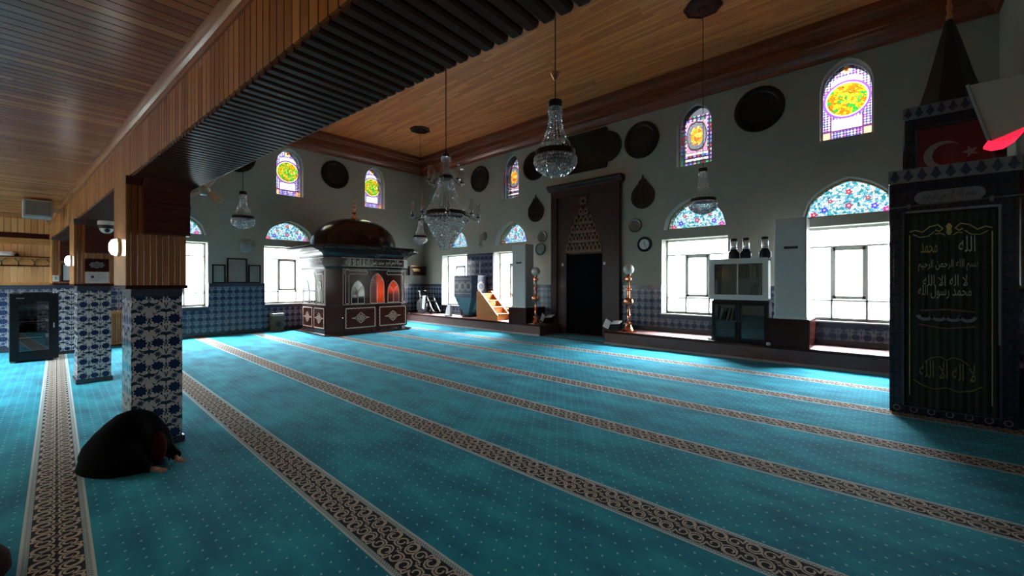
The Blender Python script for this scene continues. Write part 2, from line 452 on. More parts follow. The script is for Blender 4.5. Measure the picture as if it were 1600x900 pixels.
def niche_glass(m, x, z):
    v = m.vec(x, z, 5.0); cell = m.voro(v, 15, 'F1', 'Color'); edge = m.voro(v, 15, 'DISTANCE_TO_EDGE', 'Distance')
    hue = m.white(m.vec((x / .1).fl, (z / .1).fl, 3.0))
    bd = m.ramp(hue, [(0, (0.027, 0.0048, 0.006)), (.25, (0.012, 0.018, 0.048)), (.45, (0.006, 0.027, 0.012)), (.6, (0.03, 0.018, 0.042)), (.8, (0.036, 0.03, 0.03))], 'CONSTANT')
    gx = ((x / .1).fr - .5); gz = ((z / .1).fr - .5); c = m.mix(hyp(gx, gz).lt(.36), (0.0036, 0.0024, 0.0048), bd)
    c = m.mix(x.abs.lt(.25) * z.gt(.34) * z.lt(1.12), c, (0.045, 0.021, 0.03))
    q = hyp(x / .24, (z - .74) / .36); q = q + (x.abs * 30.0).sin * .04
    c = m.mix(q.lt(1.0), c, (0.0132, 0.0144, 0.0168)); c = m.mix((q - 1.0).abs.lt(.06), c, (0.0048, 0.0036, 0.0036))
    am = m.ramp(cell, [(0, (0.06, 0.021, 0.0024)), (.4, (0.036, 0.0108, 0.0024)), (.6, (0.066, 0.036, 0.0072)), (.8, (0.018, 0.012, 0.012))], 'CONSTANT')
    c = m.mix(hyp(x / .15, (z - .74) / .25).lt(1.0), c, am)
    c = m.mix((z - .30).abs.lt(.025) * x.abs.lt(.27), c, (0.072, 0.066, 0.06)); c = m.mix((z - .16).abs.lt(.025) * x.abs.lt(.27), c, (0.072, 0.066, 0.06))
    c = m.mix(edge.lt(.025), c, (0.0036, 0.0024, 0.0024))
    c = m.mix(z.gt(1.25), c, (0.0072, 0.0072, 0.0084))
    return c
def lunette_glass(m, x, z):
    v = m.vec(x, z, 9.0); cell = m.voro(v, 24, 'F1', 'Color'); edge = m.voro(v, 24, 'DISTANCE_TO_EDGE', 'Distance')
    c = m.ramp(cell, [(0, (0.051, 0.066, 0.072)), (.30, (0.012, 0.039, 0.051)), (.43, (0.066, 0.072, 0.072)), (.58, (0.003, 0.027, 0.03)), (.66, (0.03, 0.054, 0.066)), (.80, (0.06, 0.06, 0.066))], 'CONSTANT')
    c = m.mix(edge.lt(.035), c, (0.006, 0.0072, 0.0096))
    for cx, cz, r, col in ((-.40, .15, .055, (0.0072, 0.0072, 0.051)), (.40, .15, .055, (0.012, 0.009, 0.06)), (0, .20, .06, (0.033, 0.009, 0.018)), (0, .48, .05, (0.045, 0.0036, 0.0072)),
                           (-.58, .06, .055, (0.045, 0.003, 0.012)), (.58, .06, .055, (0.054, 0.0036, 0.03)), (-.30, .32, .04, (0.03, 0.006, 0.009)), (.30, .32, .04, (0.036, 0.0072, 0.012))):
        d = hyp(x - cx, z - cz); th = (z - cz).atan2(x - cx); c = m.mix(d.lt((th * 5.0).cos * .012 + r), c, col); c = m.mix(d.lt(r * .35), c, (0.054, 0.048, 0.036))
    return c
g_round = stained('stained_round', round_glass); g_green = stained('stained_round_green', lambda m, x, z: round_glass(m, x, z, .085))
g_niche = stained('stained_niche', niche_glass)
g_lun = stained('stained_lunette', lunette_glass)

# ------------------------------------------------------------------ camera, world
cam = bpy.data.objects.new('camera', bpy.data.cameras.new('camera')); COL.objects.link(cam); SC.camera = cam
cam.data.sensor_width = 36; cam.data.lens = 36 * 645 / 1600; cam.data.shift_y = -10 / 1600; cam.data.clip_start = .05
cam.location = (0, 0, H); cam.rotation_euler = (PI / 2, 0, math.radians(42.2))
SKY = 230.0
wd = bpy.data.worlds.new('daylight'); SC.world = wd; wd.use_nodes = True
nt = wd.node_tree; bgd = nt.nodes['Background']; bgd.inputs[1].default_value = SKY
_t = nt.nodes.new('ShaderNodeTexCoord'); _x = nt.nodes.new('ShaderNodeSeparateXYZ'); _r = nt.nodes.new('ShaderNodeValToRGB'); _m = nt.nodes.new('ShaderNodeMath')
nt.links.new(_t.outputs['Generated'], _x.inputs[0]); nt.links.new(_x.outputs[2], _m.inputs[0]); _m.operation = 'MULTIPLY_ADD'; _m.inputs[1].default_value = .5; _m.inputs[2].default_value = .5
nt.links.new(_m.outputs[0], _r.inputs[0]); nt.links.new(_r.outputs[0], bgd.inputs[0])
while len(_r.color_ramp.elements) < 5: _r.color_ramp.elements.new(.5)
for e_, (p_, v_) in zip(_r.color_ramp.elements, ((.0, .015), (.46, .025), (.495, .055), (.62, .12), (1.0, 1.0))): e_.position = p_; e_.color = (.92 * v_, .98 * v_, v_, 1)
SC.view_settings.view_transform = 'Standard'; SC.view_settings.look = 'None'; SC.view_settings.gamma = 1; SC.view_settings.exposure = .48
SC.view_settings.use_curve_mapping = False
try:
    c = SC.cycles; c.use_denoising = True; c.max_bounces = 10; c.diffuse_bounces = 5; c.glossy_bounces = 4; c.transparent_max_bounces = 16
    c.caustics_reflective = False; c.sample_clamp_indirect = 6
except Exception: pass

# hazy sun high on the left, falling steeply through the left wall windows
sl = bpy.data.lights.new('sun', 'SUN'); sl.energy = 9.0; sl.angle = math.radians(9); sl.color = (1, .98, .94)
so = bpy.data.objects.new('sun', sl); COL.objects.link(so); so.rotation_euler = Vector((.49, .12, -.86)).to_track_quat('-Z', 'Y').to_euler(); so.location = (-20, 4, 12)
def portal(loc, rot, sx, sz):
    l = bpy.data.lights.new('window_daylight', 'AREA'); l.shape = 'RECTANGLE'; l.size = sx; l.size_y = sz
    o = bpy.data.objects.new('window_daylight', l); COL.objects.link(o); o.location = loc; o.rotation_euler = rot
    l.cycles.is_portal = True
ROT = {'q': (-PI / 2, 0, 0), 'l': (0, -PI / 2, 0), 'a': (PI / 2, 0, 0)}

# ------------------------------------------------------------------ room shell
LOWQ = [(-12.68, .66, 2.66), (-9.70, .66, 2.66), (-3.55, .78, 2.69), (-.57, .80, 2.74)]
UPQ = [(-9.72, g_niche), (-3.54, g_niche), (-.60, g_round)]
LOWL = [(2.19, .88, 2.75), (5.25, .88, 2.75), (8.30, .88, 2.75)]
UPL = [(5.24, g_green), (8.33, g_green)]
HWR = .79
holes = []
for c, z0, z1 in LOWQ: holes += [rect(c - HWR, c + HWR, z0, z1), archpts(c, .74, 2.93, 2.98, 3.70, .78)]
for c, g in UPQ: holes.append(archpts(c, .42, 4.50, 5.52, 6.07, .85))
mb = MB(); mb.plate(rect(L - .55, RX + .5, -.1, 6.85), [h for h in holes], ((0, W, 0), (1, 0, 0), (0, 0, 1), (0, -1, 0)), -.55, 0)
struct(mk('wall_qibla', mb, plaster))
holes = []
for c, z0, z1 in LOWL: holes += [rect(c - HWR, c + HWR, z0, z1), archpts(c, .74, 2.95, 3.00, 3.62, .78)]
for c, g in UPL: holes.append(archpts(c, .42, 4.47, 5.50, 6.05, .85))
mb = MB(); mb.plate(rect(-3.5, W, -.1, 6.85), holes, ((L, 0, 0), (0, 1, 0), (0, 0, 1), (1, 0, 0)), -.55, 0)
struct(mk('wall_left', mb, plaster))
mb = MB(); mb.box(RX, RX + .4, -3.5, W, -.1, 6.85); struct(mk('wall_right', mb, plaster))
AW = [(-12.8, .9, 2.6), (-9.2, 1.3, 2.4)]
mb = MB(); mb.plate(rect(L, RX, -.1, 3.3), [rect(c - .7, c + .7, a, b) for c, a, b in AW], ((0, -3, 0), (1, 0, 0), (0, 0, 1), (0, 1, 0)), -.4, 0)
struct(mk('wall_aisle', mb, plaster))
mb = MB(); mb.box(L, RX, -3.4, W, -.3, -.014); struct(mk('floor', mb, plaster))
mb = MB(); mb.box(L, RX, .55, W, ZC, ZC + .15); struct(mk('ceiling', mb, hall_ceiling))
mb = MB(); mb.box(L, RX, -3.4, .60, 3.05, 3.25); struct(mk('ceiling_aisle', mb, aisle_ceiling))
mb = MB(); mb.box(L, RX, .30, .55, 3.25, 6.85); struct(mk('wall_gallery', mb, pine_v))
# hall cornice, mitred along three walls
prof = [(0, 6.10), (.05, 6.10), (.07, 6.17), (.10, 6.19), (.15, 6.27), (.24, 6.30), (.25, 6.34), (.30, 6.36), (.30, 6.50), (.40, 6.53), (.42, 6.58), (.50, 6.60), (.51, ZC), (0, ZC)]
def sweep(name, path, mat):
    m = MB(); rs = []
    for i, ((x, y), (nx, ny)) in enumerate(path): rs.append([(x + nx * o, y + ny * o, z) for o, z in prof])
    m.rings(rs); return struct(mk(name, m, mat, smooth=30))
sweep('trim_qibla', [((L, W), (1, -1)), ((RX, W), (-1, -1))], cornice_wood)
sweep('trim_left', [((L, .55), (1, 0)), ((L, W), (1, -1))], cornice_wood_y)
sweep('trim_right', [((RX, W), (-1, -1)), ((RX, .55), (-1, 0))], cornice_wood_y)

# windows -----------------------------------------------------------
WN = [0]
def window_low(loc, rz, z0, z1, side, lun0, lun1):
    """tall casement with three lights; local x along the wall, +y outwards"""
    WN[0] += 1
    r = bpy.data.objects.new('window_%d' % WN[0], None); COL.objects.link(r); r.location = loc; r.rotation_euler = (0, 0, rz); struct(r)
    h = z1 - z0; m = MB(); w = HWR
    for a, b, c_, d in ((-w, w, z0, z0 + .05), (-w, w, z1 - .05, z1), (-w, -w + .05, z0, z1), (w - .05, w, z0, z1),
                        (-w, w, z0 + h * .20, z0 + h * .20 + .035), (-w, w, z0 + h * .78, z0 + h * .78 + .035), (-.30, -.26, z0, z1 - h * .22), (.26, .30, z0, z1 - h * .22)):
        m.box(a, b, .31, .40, c_, d)
    mk('frame', m, white_paint, r)
    m = MB()
    for a, b, c_, d in ((-.26, .26, z0 + h * .225, z0 + h * .26), (-.26, .26, z0 + h * .745, z0 + h * .78), (-.26, -.215, z0 + h * .225, z0 + h * .78), (.215, .26, z0 + h * .225, z0 + h * .78)):
        m.box(a, b, .30, .395, c_, d)
    mk('sash', m, white_paint, r)
    m = MB(); m.box(-w, w, .376, .382, z0, z1); mk('pane', m, pane_clear, r)
    m = MB(); m.box(-w - .02, w + .02, -.03, .36, z0 - .03, z0); mk('sill', m, white_paint, r)
    # leaded lunette above the lintel
    m = MB(); m.plate(archpts(0, .74, lun0, lun0 + .05, lun1, .78), [archpts(0, .71, lun0 + .05, lun0 + .07, lun1 - .035, .78)], ((0, .26, 0), (1, 0, 0), (0, 0, 1), (0, -1, 0)), -.06, 0)
    mk('lunette_frame', m, pine, r)
    m = MB(); m.plate(archpts(0, .72, 0, .03, lun1 - lun0 - .06, .78), [], ((0, 0, 0), (1, 0, 0), (0, 0, 1), (0, -1, 0)), -.012, 0)
    mk('lunette_pane', m, g_lun, r, loc=(0, .29, lun0 + .03))
def window_up(loc, rz, z0, zp, glass):
    WN[0] += 1
    r = bpy.data.objects.new('window_%d' % WN[0], None); COL.objects.link(r); r.location = loc; r.rotation_euler = (0, 0, rz); struct(r)
    m = MB(); m.plate(archpts(0, .42, z0, zp - .55, zp, .85), [archpts(0, .385, z0 + .03, zp - .56, zp - .04, .85)], ((0, .20, 0), (1, 0, 0), (0, 0, 1), (0, -1, 0)), -.05, 0)
    mk('frame', m, white_paint, r)
    m = MB(); m.plate(archpts(0, .39, 0, zp - .55 - z0 - .03, zp - z0 - .06, .85), [], ((0, 0, 0), (1, 0, 0), (0, 0, 1), (0, -1, 0)), -.012, 0)
    mk('pane', m, glass, r, loc=(0, .225, z0 + .025))
for c, a, b in LOWQ:
    window_low((c, W, 0), 0, a, b, 'q', 2.93, 3.70); portal((c, W + .54, (a + b) / 2), ROT['q'], 2 * HWR, b - a); portal((c, W + .54, 3.3), ROT['q'], 1.4, .7)
for c, g in UPQ: window_up((c, W, 0), 0, 4.50, 6.07, g); portal((c, W + .54, 5.3), ROT['q'], .84, 1.5)
for c, a, b in LOWL:
    window_low((L, c, 0), PI / 2, a, b, 'l', 2.95, 3.62); portal((L - .54, c, (a + b) / 2), ROT['l'], b - a, 2 * HWR); portal((L - .54, c, 3.3), ROT['l'], .7, 1.4)
for c, g in UPL: window_up((L, c, 0), PI / 2, 4.47, 6.05, g); portal((L - .54, c, 5.25), ROT['l'], 1.5, .84)
for c, a, b in AW:
    WN[0] += 1; m = MB()
    for q in ((-.7, .7, a, a + .05), (-.7, .7, b - .05, b), (-.7, -.65, a, b), (.65, .7, a, b), (-.03, .03, a, b)): m.box(c + q[0], c + q[1], -3.22, -3.17, q[2], q[3])
    r = struct(mk('window_%d' % WN[0], m, white_paint)); m = MB(); m.box(c - .7, c + .7, -3.2, -3.195, a, b); mk('pane', m, pane_clear, r)
    portal((c, -3.39, (a + b) / 2), ROT['a'], 1.4, b - a)

# tile dado ---------------------------------------------------------
def dado(name, x0, x1, z0, z1, side, th=.025, capb=True):
    r = None
    def bx(a, b, t, c, d):
        m = MB()
        if side == 'q': m.box(a, b, W - t, W, c, d)
        elif side == 'l': m.box(L, L + t, a, b, c, d)
        else: m.box(RX - t, RX, a, b, c, d)
        return m
    top = z1 - .10 if capb else z1
    r = struct(mk(name, bx(x0, x1, th, z0, top), tile_wall, uv=True))
    if capb: mk('border', bx(x0, x1, th + .01, top, z1), tile_border, r)
    mk('skirting', bx(x0, x1, th + .015, z0, z0 + .11), tile_base, r)
dado('tile_dado', L, -13.47, .31, 1.50, 'q'); dado('tile_dado', -13.47, -11.89, .31, .64, 'q'); dado('tile_dado', -11.89, -10.49, .31, 1.5, 'q')
dado('tile_dado', -10.49, -8.91, .31, .64, 'q'); dado('tile_dado', -8.91, -7.92, .31, 1.5, 'q')
dado('tile_dado', -5.5, -4.34, .31, 1.50, 'q'); dado('tile_dado', -4.34, -2.76, .31, .75, 'q'); dado('tile_dado', -2.76, -1.36, .31, 1.5, 'q')
dado('tile_dado', -1.36, .22, .31, .77, 'q'); dado('tile_dado', .22, RX, .31, 1.5, 'q')
dado('tile_dado', 2.98, 4.46, 0, 1.55, 'l', .07); dado('tile_dado', 1.40, 2.98, 0, .85, 'l', .05); dado('tile_dado', 4.46, 6.04, 0, .85, 'l')
dado('tile_dado', 6.04, 7.51, 0, 1.55, 'l'); dado('tile_dado', 7.51, 9.09, 0, .85, 'l'); dado('tile_dado', 9.09, 9.56, 0, 1.5, 'l'); dado('tile_dado', 9.56, W, .31, 1.5, 'l')
dado('tile_dado', -3, 1.40, 0, 1.52, 'l')
dado('tile_dado', .6, W, 0, 1.55, 'r')
# aisle end wall: pine boards over the dado
mb = MB(); mb.box(L, L + .03, -3, .9, 1.52, 3.1); e_ = struct(mk('wall_pine', mb, pine_boards))
mb = MB(); mb.box(L, L + .07, -3, .9, 2.60, 2.66); mb.box(L, L + .05, -3, .9, 2.66, 2.72); mk('trim', mb, maroon_wood, e_)
mb = MB(); mb.box(L, L + .05, -3, .9, 2.46, 2.60); mk('trim', mb, pine, e_)
mb = MB(); mb.box(L, L + .06, -3, .9, 1.52, 1.58); mk('trim', mb, pine, e_)

# raised platform along the qibla wall, open in front of the niche
for a, b in ((L, -7.55), (-5.41, RX)):
    m = MB(); m.box(a, b, 9.55, W, -.014, .31); p_ = struct(mk('platform', m, platform_red))
    m = MB(); m.box(a, b, 9.53, 9.56, .27, .325); mk('nosing', m, maroon_wood, p_, bevel=.006)
    m = MB(); m.box(a, b, 9.515, 9.55, -.01, .035); mk('skirting', m, grey_plastic, p_)

# prayer carpet -----------------------------------------------------
mb = MB(); mb.box(L, RX, -3, 9.55, -.012, -.004); mb.box(-7.55, -5.41, 9.55, W, -.012, -.004)
FL = ((0, 0, -.004), (1, 0, 0), (0, 1, 0), (0, 0, 1))
P = .19
for k in range(-2, 7):
    yc = 1.377 * k; x = L + .05; n = 0
    while x + P < RX:
        for s in (1, -1):
            if k < -1 and x < -9: continue
            T = lambda q: [(x + P / 2 + s * (a - P / 2), yc + s * b) for a, b in q]
            wd_ = .0115
            near = x > -9
            mb.ribbon(T(spiral(.050, .058, .043, .018, PI * .9, -1.08, 16 if near else 9)), wd_, FL, .0015, mi=1)
            mb.ribbon(T(spiral(.140, .052, .039, .017, PI * .1, 1.08, 16 if near else 9)), wd_, FL, .0016, mi=1)
            mb.ribbon(T([(.0, .108), (.022, .098), (.038, .100), (.06, .103), (.082, .092), (.094, .068), (.095, .040), (.11, .016), (.14, .010), (.17, .018), (.19, .012)]), wd_, FL, .0017, mi=1)
            mb.ribbon(T([(.012, .066), (.018, .035), (.038, .014), (.066, .010), (.095, .03)]), wd_, FL, .0018, mi=1)
            mb.ribbon(T([(.178, .058), (.186, .085), (.19, .106)]), wd_, FL, .0018, mi=1)
        st = [(x + (.022 if i % 2 == 0 else .008) * math.cos(PI * i / 4), yc + (.026 if i % 2 == 0 else .008) * math.sin(PI * i / 4)) for i in range(8)]
        mb.ribbon(st, .006, FL, .0019, closed=True, mi=1)
        x += P; n += 1
tag(mk('prayer_carpet', mb, [carpet_pile, carpet_scroll]), 'turquoise wall-to-wall prayer carpet with scrolled border bands', 'carpet')

# ------------------------------------------------------------------ arcade: beam on columns, slightly skew to the hall
AR = math.radians(3.45); AO = Vector((-5.2, .465, 0))
def at(s, y=0, z=0):   # s metres along the arcade away from the first column's face
    return (AO.x - s * math.cos(AR) - y * math.sin(AR), AO.y - s * math.sin(AR) + y * math.cos(AR), z)
bm_ = bpy.data.objects.new('ceiling_beam', None); COL.objects.link(bm_); bm_.location = AO; bm_.rotation_euler = (0, 0, AR); struct(bm_)
X0, X1 = -9.53, 6.55
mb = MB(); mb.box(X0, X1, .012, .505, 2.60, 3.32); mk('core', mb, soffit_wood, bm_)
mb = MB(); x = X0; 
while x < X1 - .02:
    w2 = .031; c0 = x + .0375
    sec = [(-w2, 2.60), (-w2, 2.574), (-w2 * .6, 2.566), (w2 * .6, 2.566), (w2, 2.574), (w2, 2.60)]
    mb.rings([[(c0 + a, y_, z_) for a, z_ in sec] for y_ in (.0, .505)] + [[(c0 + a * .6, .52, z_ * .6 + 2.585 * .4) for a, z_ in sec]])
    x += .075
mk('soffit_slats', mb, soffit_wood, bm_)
mb = MB(); mb.box(X0, X1, -.012, .012, 2.585, 3.02); mk('face_boards', mb, beam_boards, bm_)
mb = MB(); mb.box(X0, X1, .505, .517, 2.60, 3.32); mk('face_boards', mb, beam_boards, bm_)
mb = MB(); pr = [(-.012, 2.94), (-.026, 2.94), (-.032, 2.965), (-.028, 2.98), (-.040, 2.995), (-.055, 3.015), (-.06, 3.05), (-.012, 3.05)]
mb.rings([[(xx, a, z_) for a, z_ in pr] for xx in (X0, X1)]); mk('crown_moulding', mb, moulding_wood, bm_, smooth=30)

def column(s, label, short=False):
    o = thing('column', label, 'column', at(s), AR, 'tiled columns along the aisle')
    m = MB(); m.box(-.45, 0, 0, .38, .07, 1.53); mk('tiled_shaft', m, tile_col, o, uv=True)
    m = MB(); m.box(-.452, .002, -.002, .382, 1.455, 1.535); mk('tile_border', m, tile_border, o)
    m = MB(); m.box(-.47, .02, -.02, .40, 0, .07); mk('plinth', m, tile_base, o, bevel=.006)
    m = MB(); m.box(-.60, .005, -.028, .41, 1.56, 2.567); mk('wood_casing', m, [casing_boards], o)
    m = MB(); m.box(-.61, .018, -.040, .422, 1.53, 1.565); mk('casing_trim', m, maroon_wood, o, bevel=.005)
    m = MB(); m.box(-.59, .012, -.040, -.026, 1.565, 2.567); mk('side_board', m, pine_v, o)
    # bracket capital under the beam
    m = MB(); y0, y1 = .075, .425
    sec = [(.004, 2.05), (.085, 2.05), (.095, 2.07), (.085, 2.09), (.085, 2.30), (.10, 2.31), (.10, 2.34), (.085, 2.35), (.085, 2.47), (.12, 2.51), (.15, 2.567), (.004, 2.567)]
    m.rings([[(a, y_, z_) for a, z_ in sec] for y_ in (y0, y1)])
    mk('bracket_capital', m, capital_wood, o)
    m = MB(); m.hexa([(.0, -.04, 2.50), (.02, -.04, 2.50), (.02, .43, 2.50), (0, .43, 2.50)], [(0, -.05, 2.567), (.09, -.05, 2.567), (.09, .505, 2.567), (0, .505, 2.567)]); mk('capital_trim', m, capital_wood, o)
    return o
column(0, 'nearest blue and white tiled column with boarded wooden top')
column(4.137, 'tiled column bearing the maroon plaque and the dome camera')
column(8.27, 'far tiled column carrying the small framed white board')
# ================================================================== THINGS
def crystal_mat():
    m = Mat('cut_crystal'); nt = m.nt; out = nt.nodes['Material Output']
    g = nt.nodes.new('ShaderNodeBsdfGlossy'); g.inputs['Roughness'].default_value = .20; g.inputs[0].default_value = (.95, .95, 1, 1)
    d = nt.nodes.new('ShaderNodeBsdfDiffuse'); d.inputs[0].default_value = (.80, .82, .88, 1)
    t = nt.nodes.new('ShaderNodeBsdfTransparent')
    tl = nt.nodes.new('ShaderNodeBsdfTranslucent'); tl.inputs[0].default_value = (.9, .92, .95, 1); dm = nt.nodes.new('ShaderNodeMixShader'); dm.inputs[0].default_value = .5
    nt.links.new(d.outputs[0], dm.inputs[1]); nt.links.new(tl.outputs[0], dm.inputs[2])
    a = nt.nodes.new('ShaderNodeMixShader'); a.inputs[0].default_value = .40; nt.links.new(g.outputs[0], a.inputs[1]); nt.links.new(dm.outputs[0], a.inputs[2])
    b = nt.nodes.new('ShaderNodeMixShader'); b.inputs[0].default_value = .30; nt.links.new(a.outputs[0], b.inputs[1]); nt.links.new(t.outputs[0], b.inputs[2])
    nt.links.new(b.outputs[0], out.inputs[0]); return m.m
def crystal_clear():
    m = Mat('clear_crystal'); nt = m.nt; out = nt.nodes['Material Output']
    g = nt.nodes.new('ShaderNodeBsdfGlossy'); g.inputs['Roughness'].default_value = .07; g.inputs[0].default_value = (1, 1, 1, 1)
    t = nt.nodes.new('ShaderNodeBsdfTransparent'); a = nt.nodes.new('ShaderNodeMixShader'); a.inputs[0].default_value = .62
    nt.links.new(t.outputs[0], a.inputs[1]); nt.links.new(g.outputs[0], a.inputs[2]); nt.links.new(a.outputs[0], out.inputs[0]); return m.m
crystal = [crystal_mat(), crystal_clear()]
chimney_glass = glass_mix('chimney_glass', (.85, .87, .9), .35, .05)

# ------------------------------------------------------------------ chandeliers
def ring_beads(mb, r, z, n, s, h=None):
    for i in range(n):
        a = 2 * PI * (i + .5 * (int(z * 97) % 2)) / n; mb.octa((r * math.cos(a), r * math.sin(a), z), s, h)
def small_chandelier(label, loc, rose, cup, zc=ZC):
    o = thing('chandelier', label, 'chandelier', loc, 0, 'small crystal chandeliers'); up = zc - loc[2]
    m = MB(); m.tube([(0, 0, .82), (0, 0, up - .02)], .006, 6); mk('hanging_wire', m, dark_bronze, o)
    m = MB(); m.lathe([(.0, .76), (.075, .76), (.078, .83), (.03, .85), (0, .86)], seg=18); mk('top_cap', m, dark_bronze, o, smooth=40)
    m = MB(); m.lathe([(.205, .20), (.225, .20), (.225, .262), (.205, .262), (.205, .20)], seg=36); mk('band', m, dark_bronze, o, smooth=40)
    m = MB()
    for z in (.75, .725, .70, .675): ring_beads(m, .070 + .004 * (z < .74), z, 16, .012)
    for i in range(16):
        a = 2 * PI * i / 16
        for k in range(17):
            t = k / 16; r = .068 + (.205 - .068) * (t ** 1.7); m.octa((r * math.cos(a), r * math.sin(a), .66 - .40 * t), .0095, .012)
    mk('bead_strands', m, crystal, o)
    m = MB()
    for r, z in ((.238, .175), (.24, .135), (.228, .10), (.205, .07), (.175, .045), (.14, .022), (.105, .005), (.065, -.008), (.02, -.015)):
        ring_beads(m, r, z, max(4, int(2 * PI * r / .027)), .014, .024)
    mk('crystal_bowl', m, crystal, o)
    if cup:
        m = MB(); m.lathe([(0, 1.07), (.02, 1.075), (.055, 1.13), (.065, 1.15), (.02, 1.145), (0, 1.16)], seg=18); mk('cup', m, copper, o, smooth=40)
    if rose:
        m = MB(); m.lathe([(0, up - .001), (.34, up - .001), (.34, up - .035), (.29, up - .055), (.27, up - .035), (.10, up - .04), (.06, up - .07), (0, up - .07)], seg=8, rot=PI / 8); mk('ceiling_rose', m, maroon_wood, o)
    return o
small_chandelier('crystal chandelier on a long wire with a copper cup, in front of the mihrab', (-2.79, 3.81, 2.82), False, True)
small_chandelier('small crystal chandelier in front of the lunette left of the white bookcase', (-2.53, 8.09, 2.88), True, False)
small_chandelier('small crystal chandelier between the column and the left wall window', (-11.08, 2.91, 2.86), True, False)
small_chandelier('tiny crystal chandelier low behind the great chandelier near the corner', (-11.64, 8.23, 2.88), True, False)

o = thing('great_chandelier', 'large two-tier crystal chandelier with glass chimneys, hanging mid hall', 'chandelier', (-6.64, 5.32, 2.25)); up = ZC - 2.25
m = MB(); m.tube([(0, 0, 1.9), (0, 0, up - .02)], .010, 6); mk('hanging_chain', m, dark_bronze, o)
m = MB(); m.lathe([(0, up), (.30, up), (.28, up - .05), (.08, up - .07), (0, up - .07)], seg=8); mk('ceiling_rose', m, maroon_wood, o)
m = MB(); m.lathe([(0, 1.88), (.09, 1.88), (.075, 1.93), (.03, 1.97), (.015, 2.02), (0, 2.02)], seg=18); mk('top_cap', m, dark_bronze, o, smooth=40)
for nm, r, z0, z1 in (('upper_band', .145, 1.43, 1.50), ('main_band', .41, .69, .765)):
    m = MB(); m.lathe([(r - .02, z0), (r, z0), (r, z1), (r - .02, z1), (r - .02, z0)], seg=40); mk(nm, m, dark_bronze, o, smooth=40)
m = MB()
for z in (1.87, 1.84, 1.81): ring_beads(m, .095, z, 18, .014)
for i in range(14):
    a = 2 * PI * i / 14; m.tube([(.06 * math.cos(a), .06 * math.sin(a), 1.80), (.065 * math.cos(a), .065 * math.sin(a), 1.65), (.11 * math.cos(a), .11 * math.sin(a), 1.50)], .010, 5)
for i in range(34):
    a = 2 * PI * i / 34
    for k in range(26):
        t = k / 25; r = .145 + .245 * t ** 1.5; m.octa((r * math.cos(a), r * math.sin(a), 1.42 - .64 * t), .010, .014)
mk('bead_strands', m, crystal, o)
m = MB(); N_ = 13
for k in range(N_):
    t = k / (N_ - 1); r = .43 - .33 * t ** 1.05; z = .655 - .64 * t; ring_beads(m, r, z, int(2 * PI * r / .034), .015, .026)
mk('crystal_bowl', m, crystal, o)
def arms(n, r0, r1, z, zz, ph):
    for i in range(n):
        a = 2 * PI * (i + ph) / n; c, s_ = math.cos(a), math.sin(a); P_ = lambda r, h: (r * c, r * s_, h)
        m = MB(); m.tube([P_(r0, zz), P_(r0 + (r1 - r0) * .4, zz - .07), P_(r1 - .03, z - .05), P_(r1, z)], .008, 6)
        m.lathe([(.005, z - .01), (.045, z + .01), (.05, z + .02), (.012, z + .02), (.012, z + .09), (0, z + .09)], (r1 * c, r1 * s_, 0), 12); am = mk('arm', m, dark_bronze, o, smooth=40)
        m = MB(); m.lathe([(.028, z + .03), (.045, z + .09), (.044, z + .14), (.028, z + .20), (.030, z + .24), (.040, z + .29)], (r1 * c, r1 * s_, 0), 12); mk('glass_chimney', m, chimney_glass, am, smooth=60)
        m = MB()
        for k in range(8): b = 2 * PI * k / 8; m.octa((r1 * c + .05 * math.cos(b), r1 * s_ + .05 * math.sin(b), z - .012 - .01 * (k % 2)), .011, .022)
        for k in range(6): m.octa(P_(r0 + (r1 - r0) * (k + .5) / 6, zz - .10 - .03 * math.sin(PI * k / 5)), .010, .016)
        m.octa(P_(r1, z - .07), .013, .03); mk('crystal_drops', m, crystal, am)
arms(8, .40, .66, .66, .72, .2); arms(6, .14, .34, 1.38, 1.46, .1)

# ------------------------------------------------------------------ booth with dome
o = thing('domed_booth', 'dark domed wooden booth with pearl inlay and an inscription band', 'booth', (0, 0, 0))
BX0, BX1, BY0, BY1 = -14.40, -11.95, 5.35, 8.05
def octo(off, z, ch=.36):
    x0, x1, y0, y1 = max(BX0 - off, L + .01), BX1 + off, BY0 - off, BY1 + off; c = ch + off * .55
    return [(x0 + c, y0, z), (x1 - c, y0, z), (x1, y0 + c, z), (x1, y1 - c, z), (x1 - c, y1, z), (x0 + c, y1, z), (x0, y1 - c, z), (x0, y0 + c, z)]
m = MB(); m.rings([octo(.14, 0, .2), octo(.14, .035, .2), octo(.05, .045), octo(.03, .085)]); mk('plinth', m, dark_wood, o)
m = MB(); m.rings([octo(0, .085), octo(0, 2.03)]); body = mk('body', m, maroon_wood, o)
m = MB(); m.rings([octo(.015, .86), octo(.025, .865), octo(.025, .895), octo(.015, .90)]); m.rings([octo(.02, .085), octo(.02, .12)]); m.rings([octo(.03, 1.985), octo(.05, 2.03)]); mk('mouldings', m, dark_wood, body)
m = MB(); m.rings([octo(.07, 2.03), octo(.10, 2.05), octo(.10, 2.33), octo(.07, 2.35)]); band = mk('inscription_band', m, dark_wood, o)
FRX = ((BX1 + .10, 0, 0), (0, 1, 0), (0, 0, 1), (1, 0, 0)); FRY = ((0, BY0 - .10, 0), (1, 0, 0), (0, 0, 1), (0, -1, 0))
m = MB()
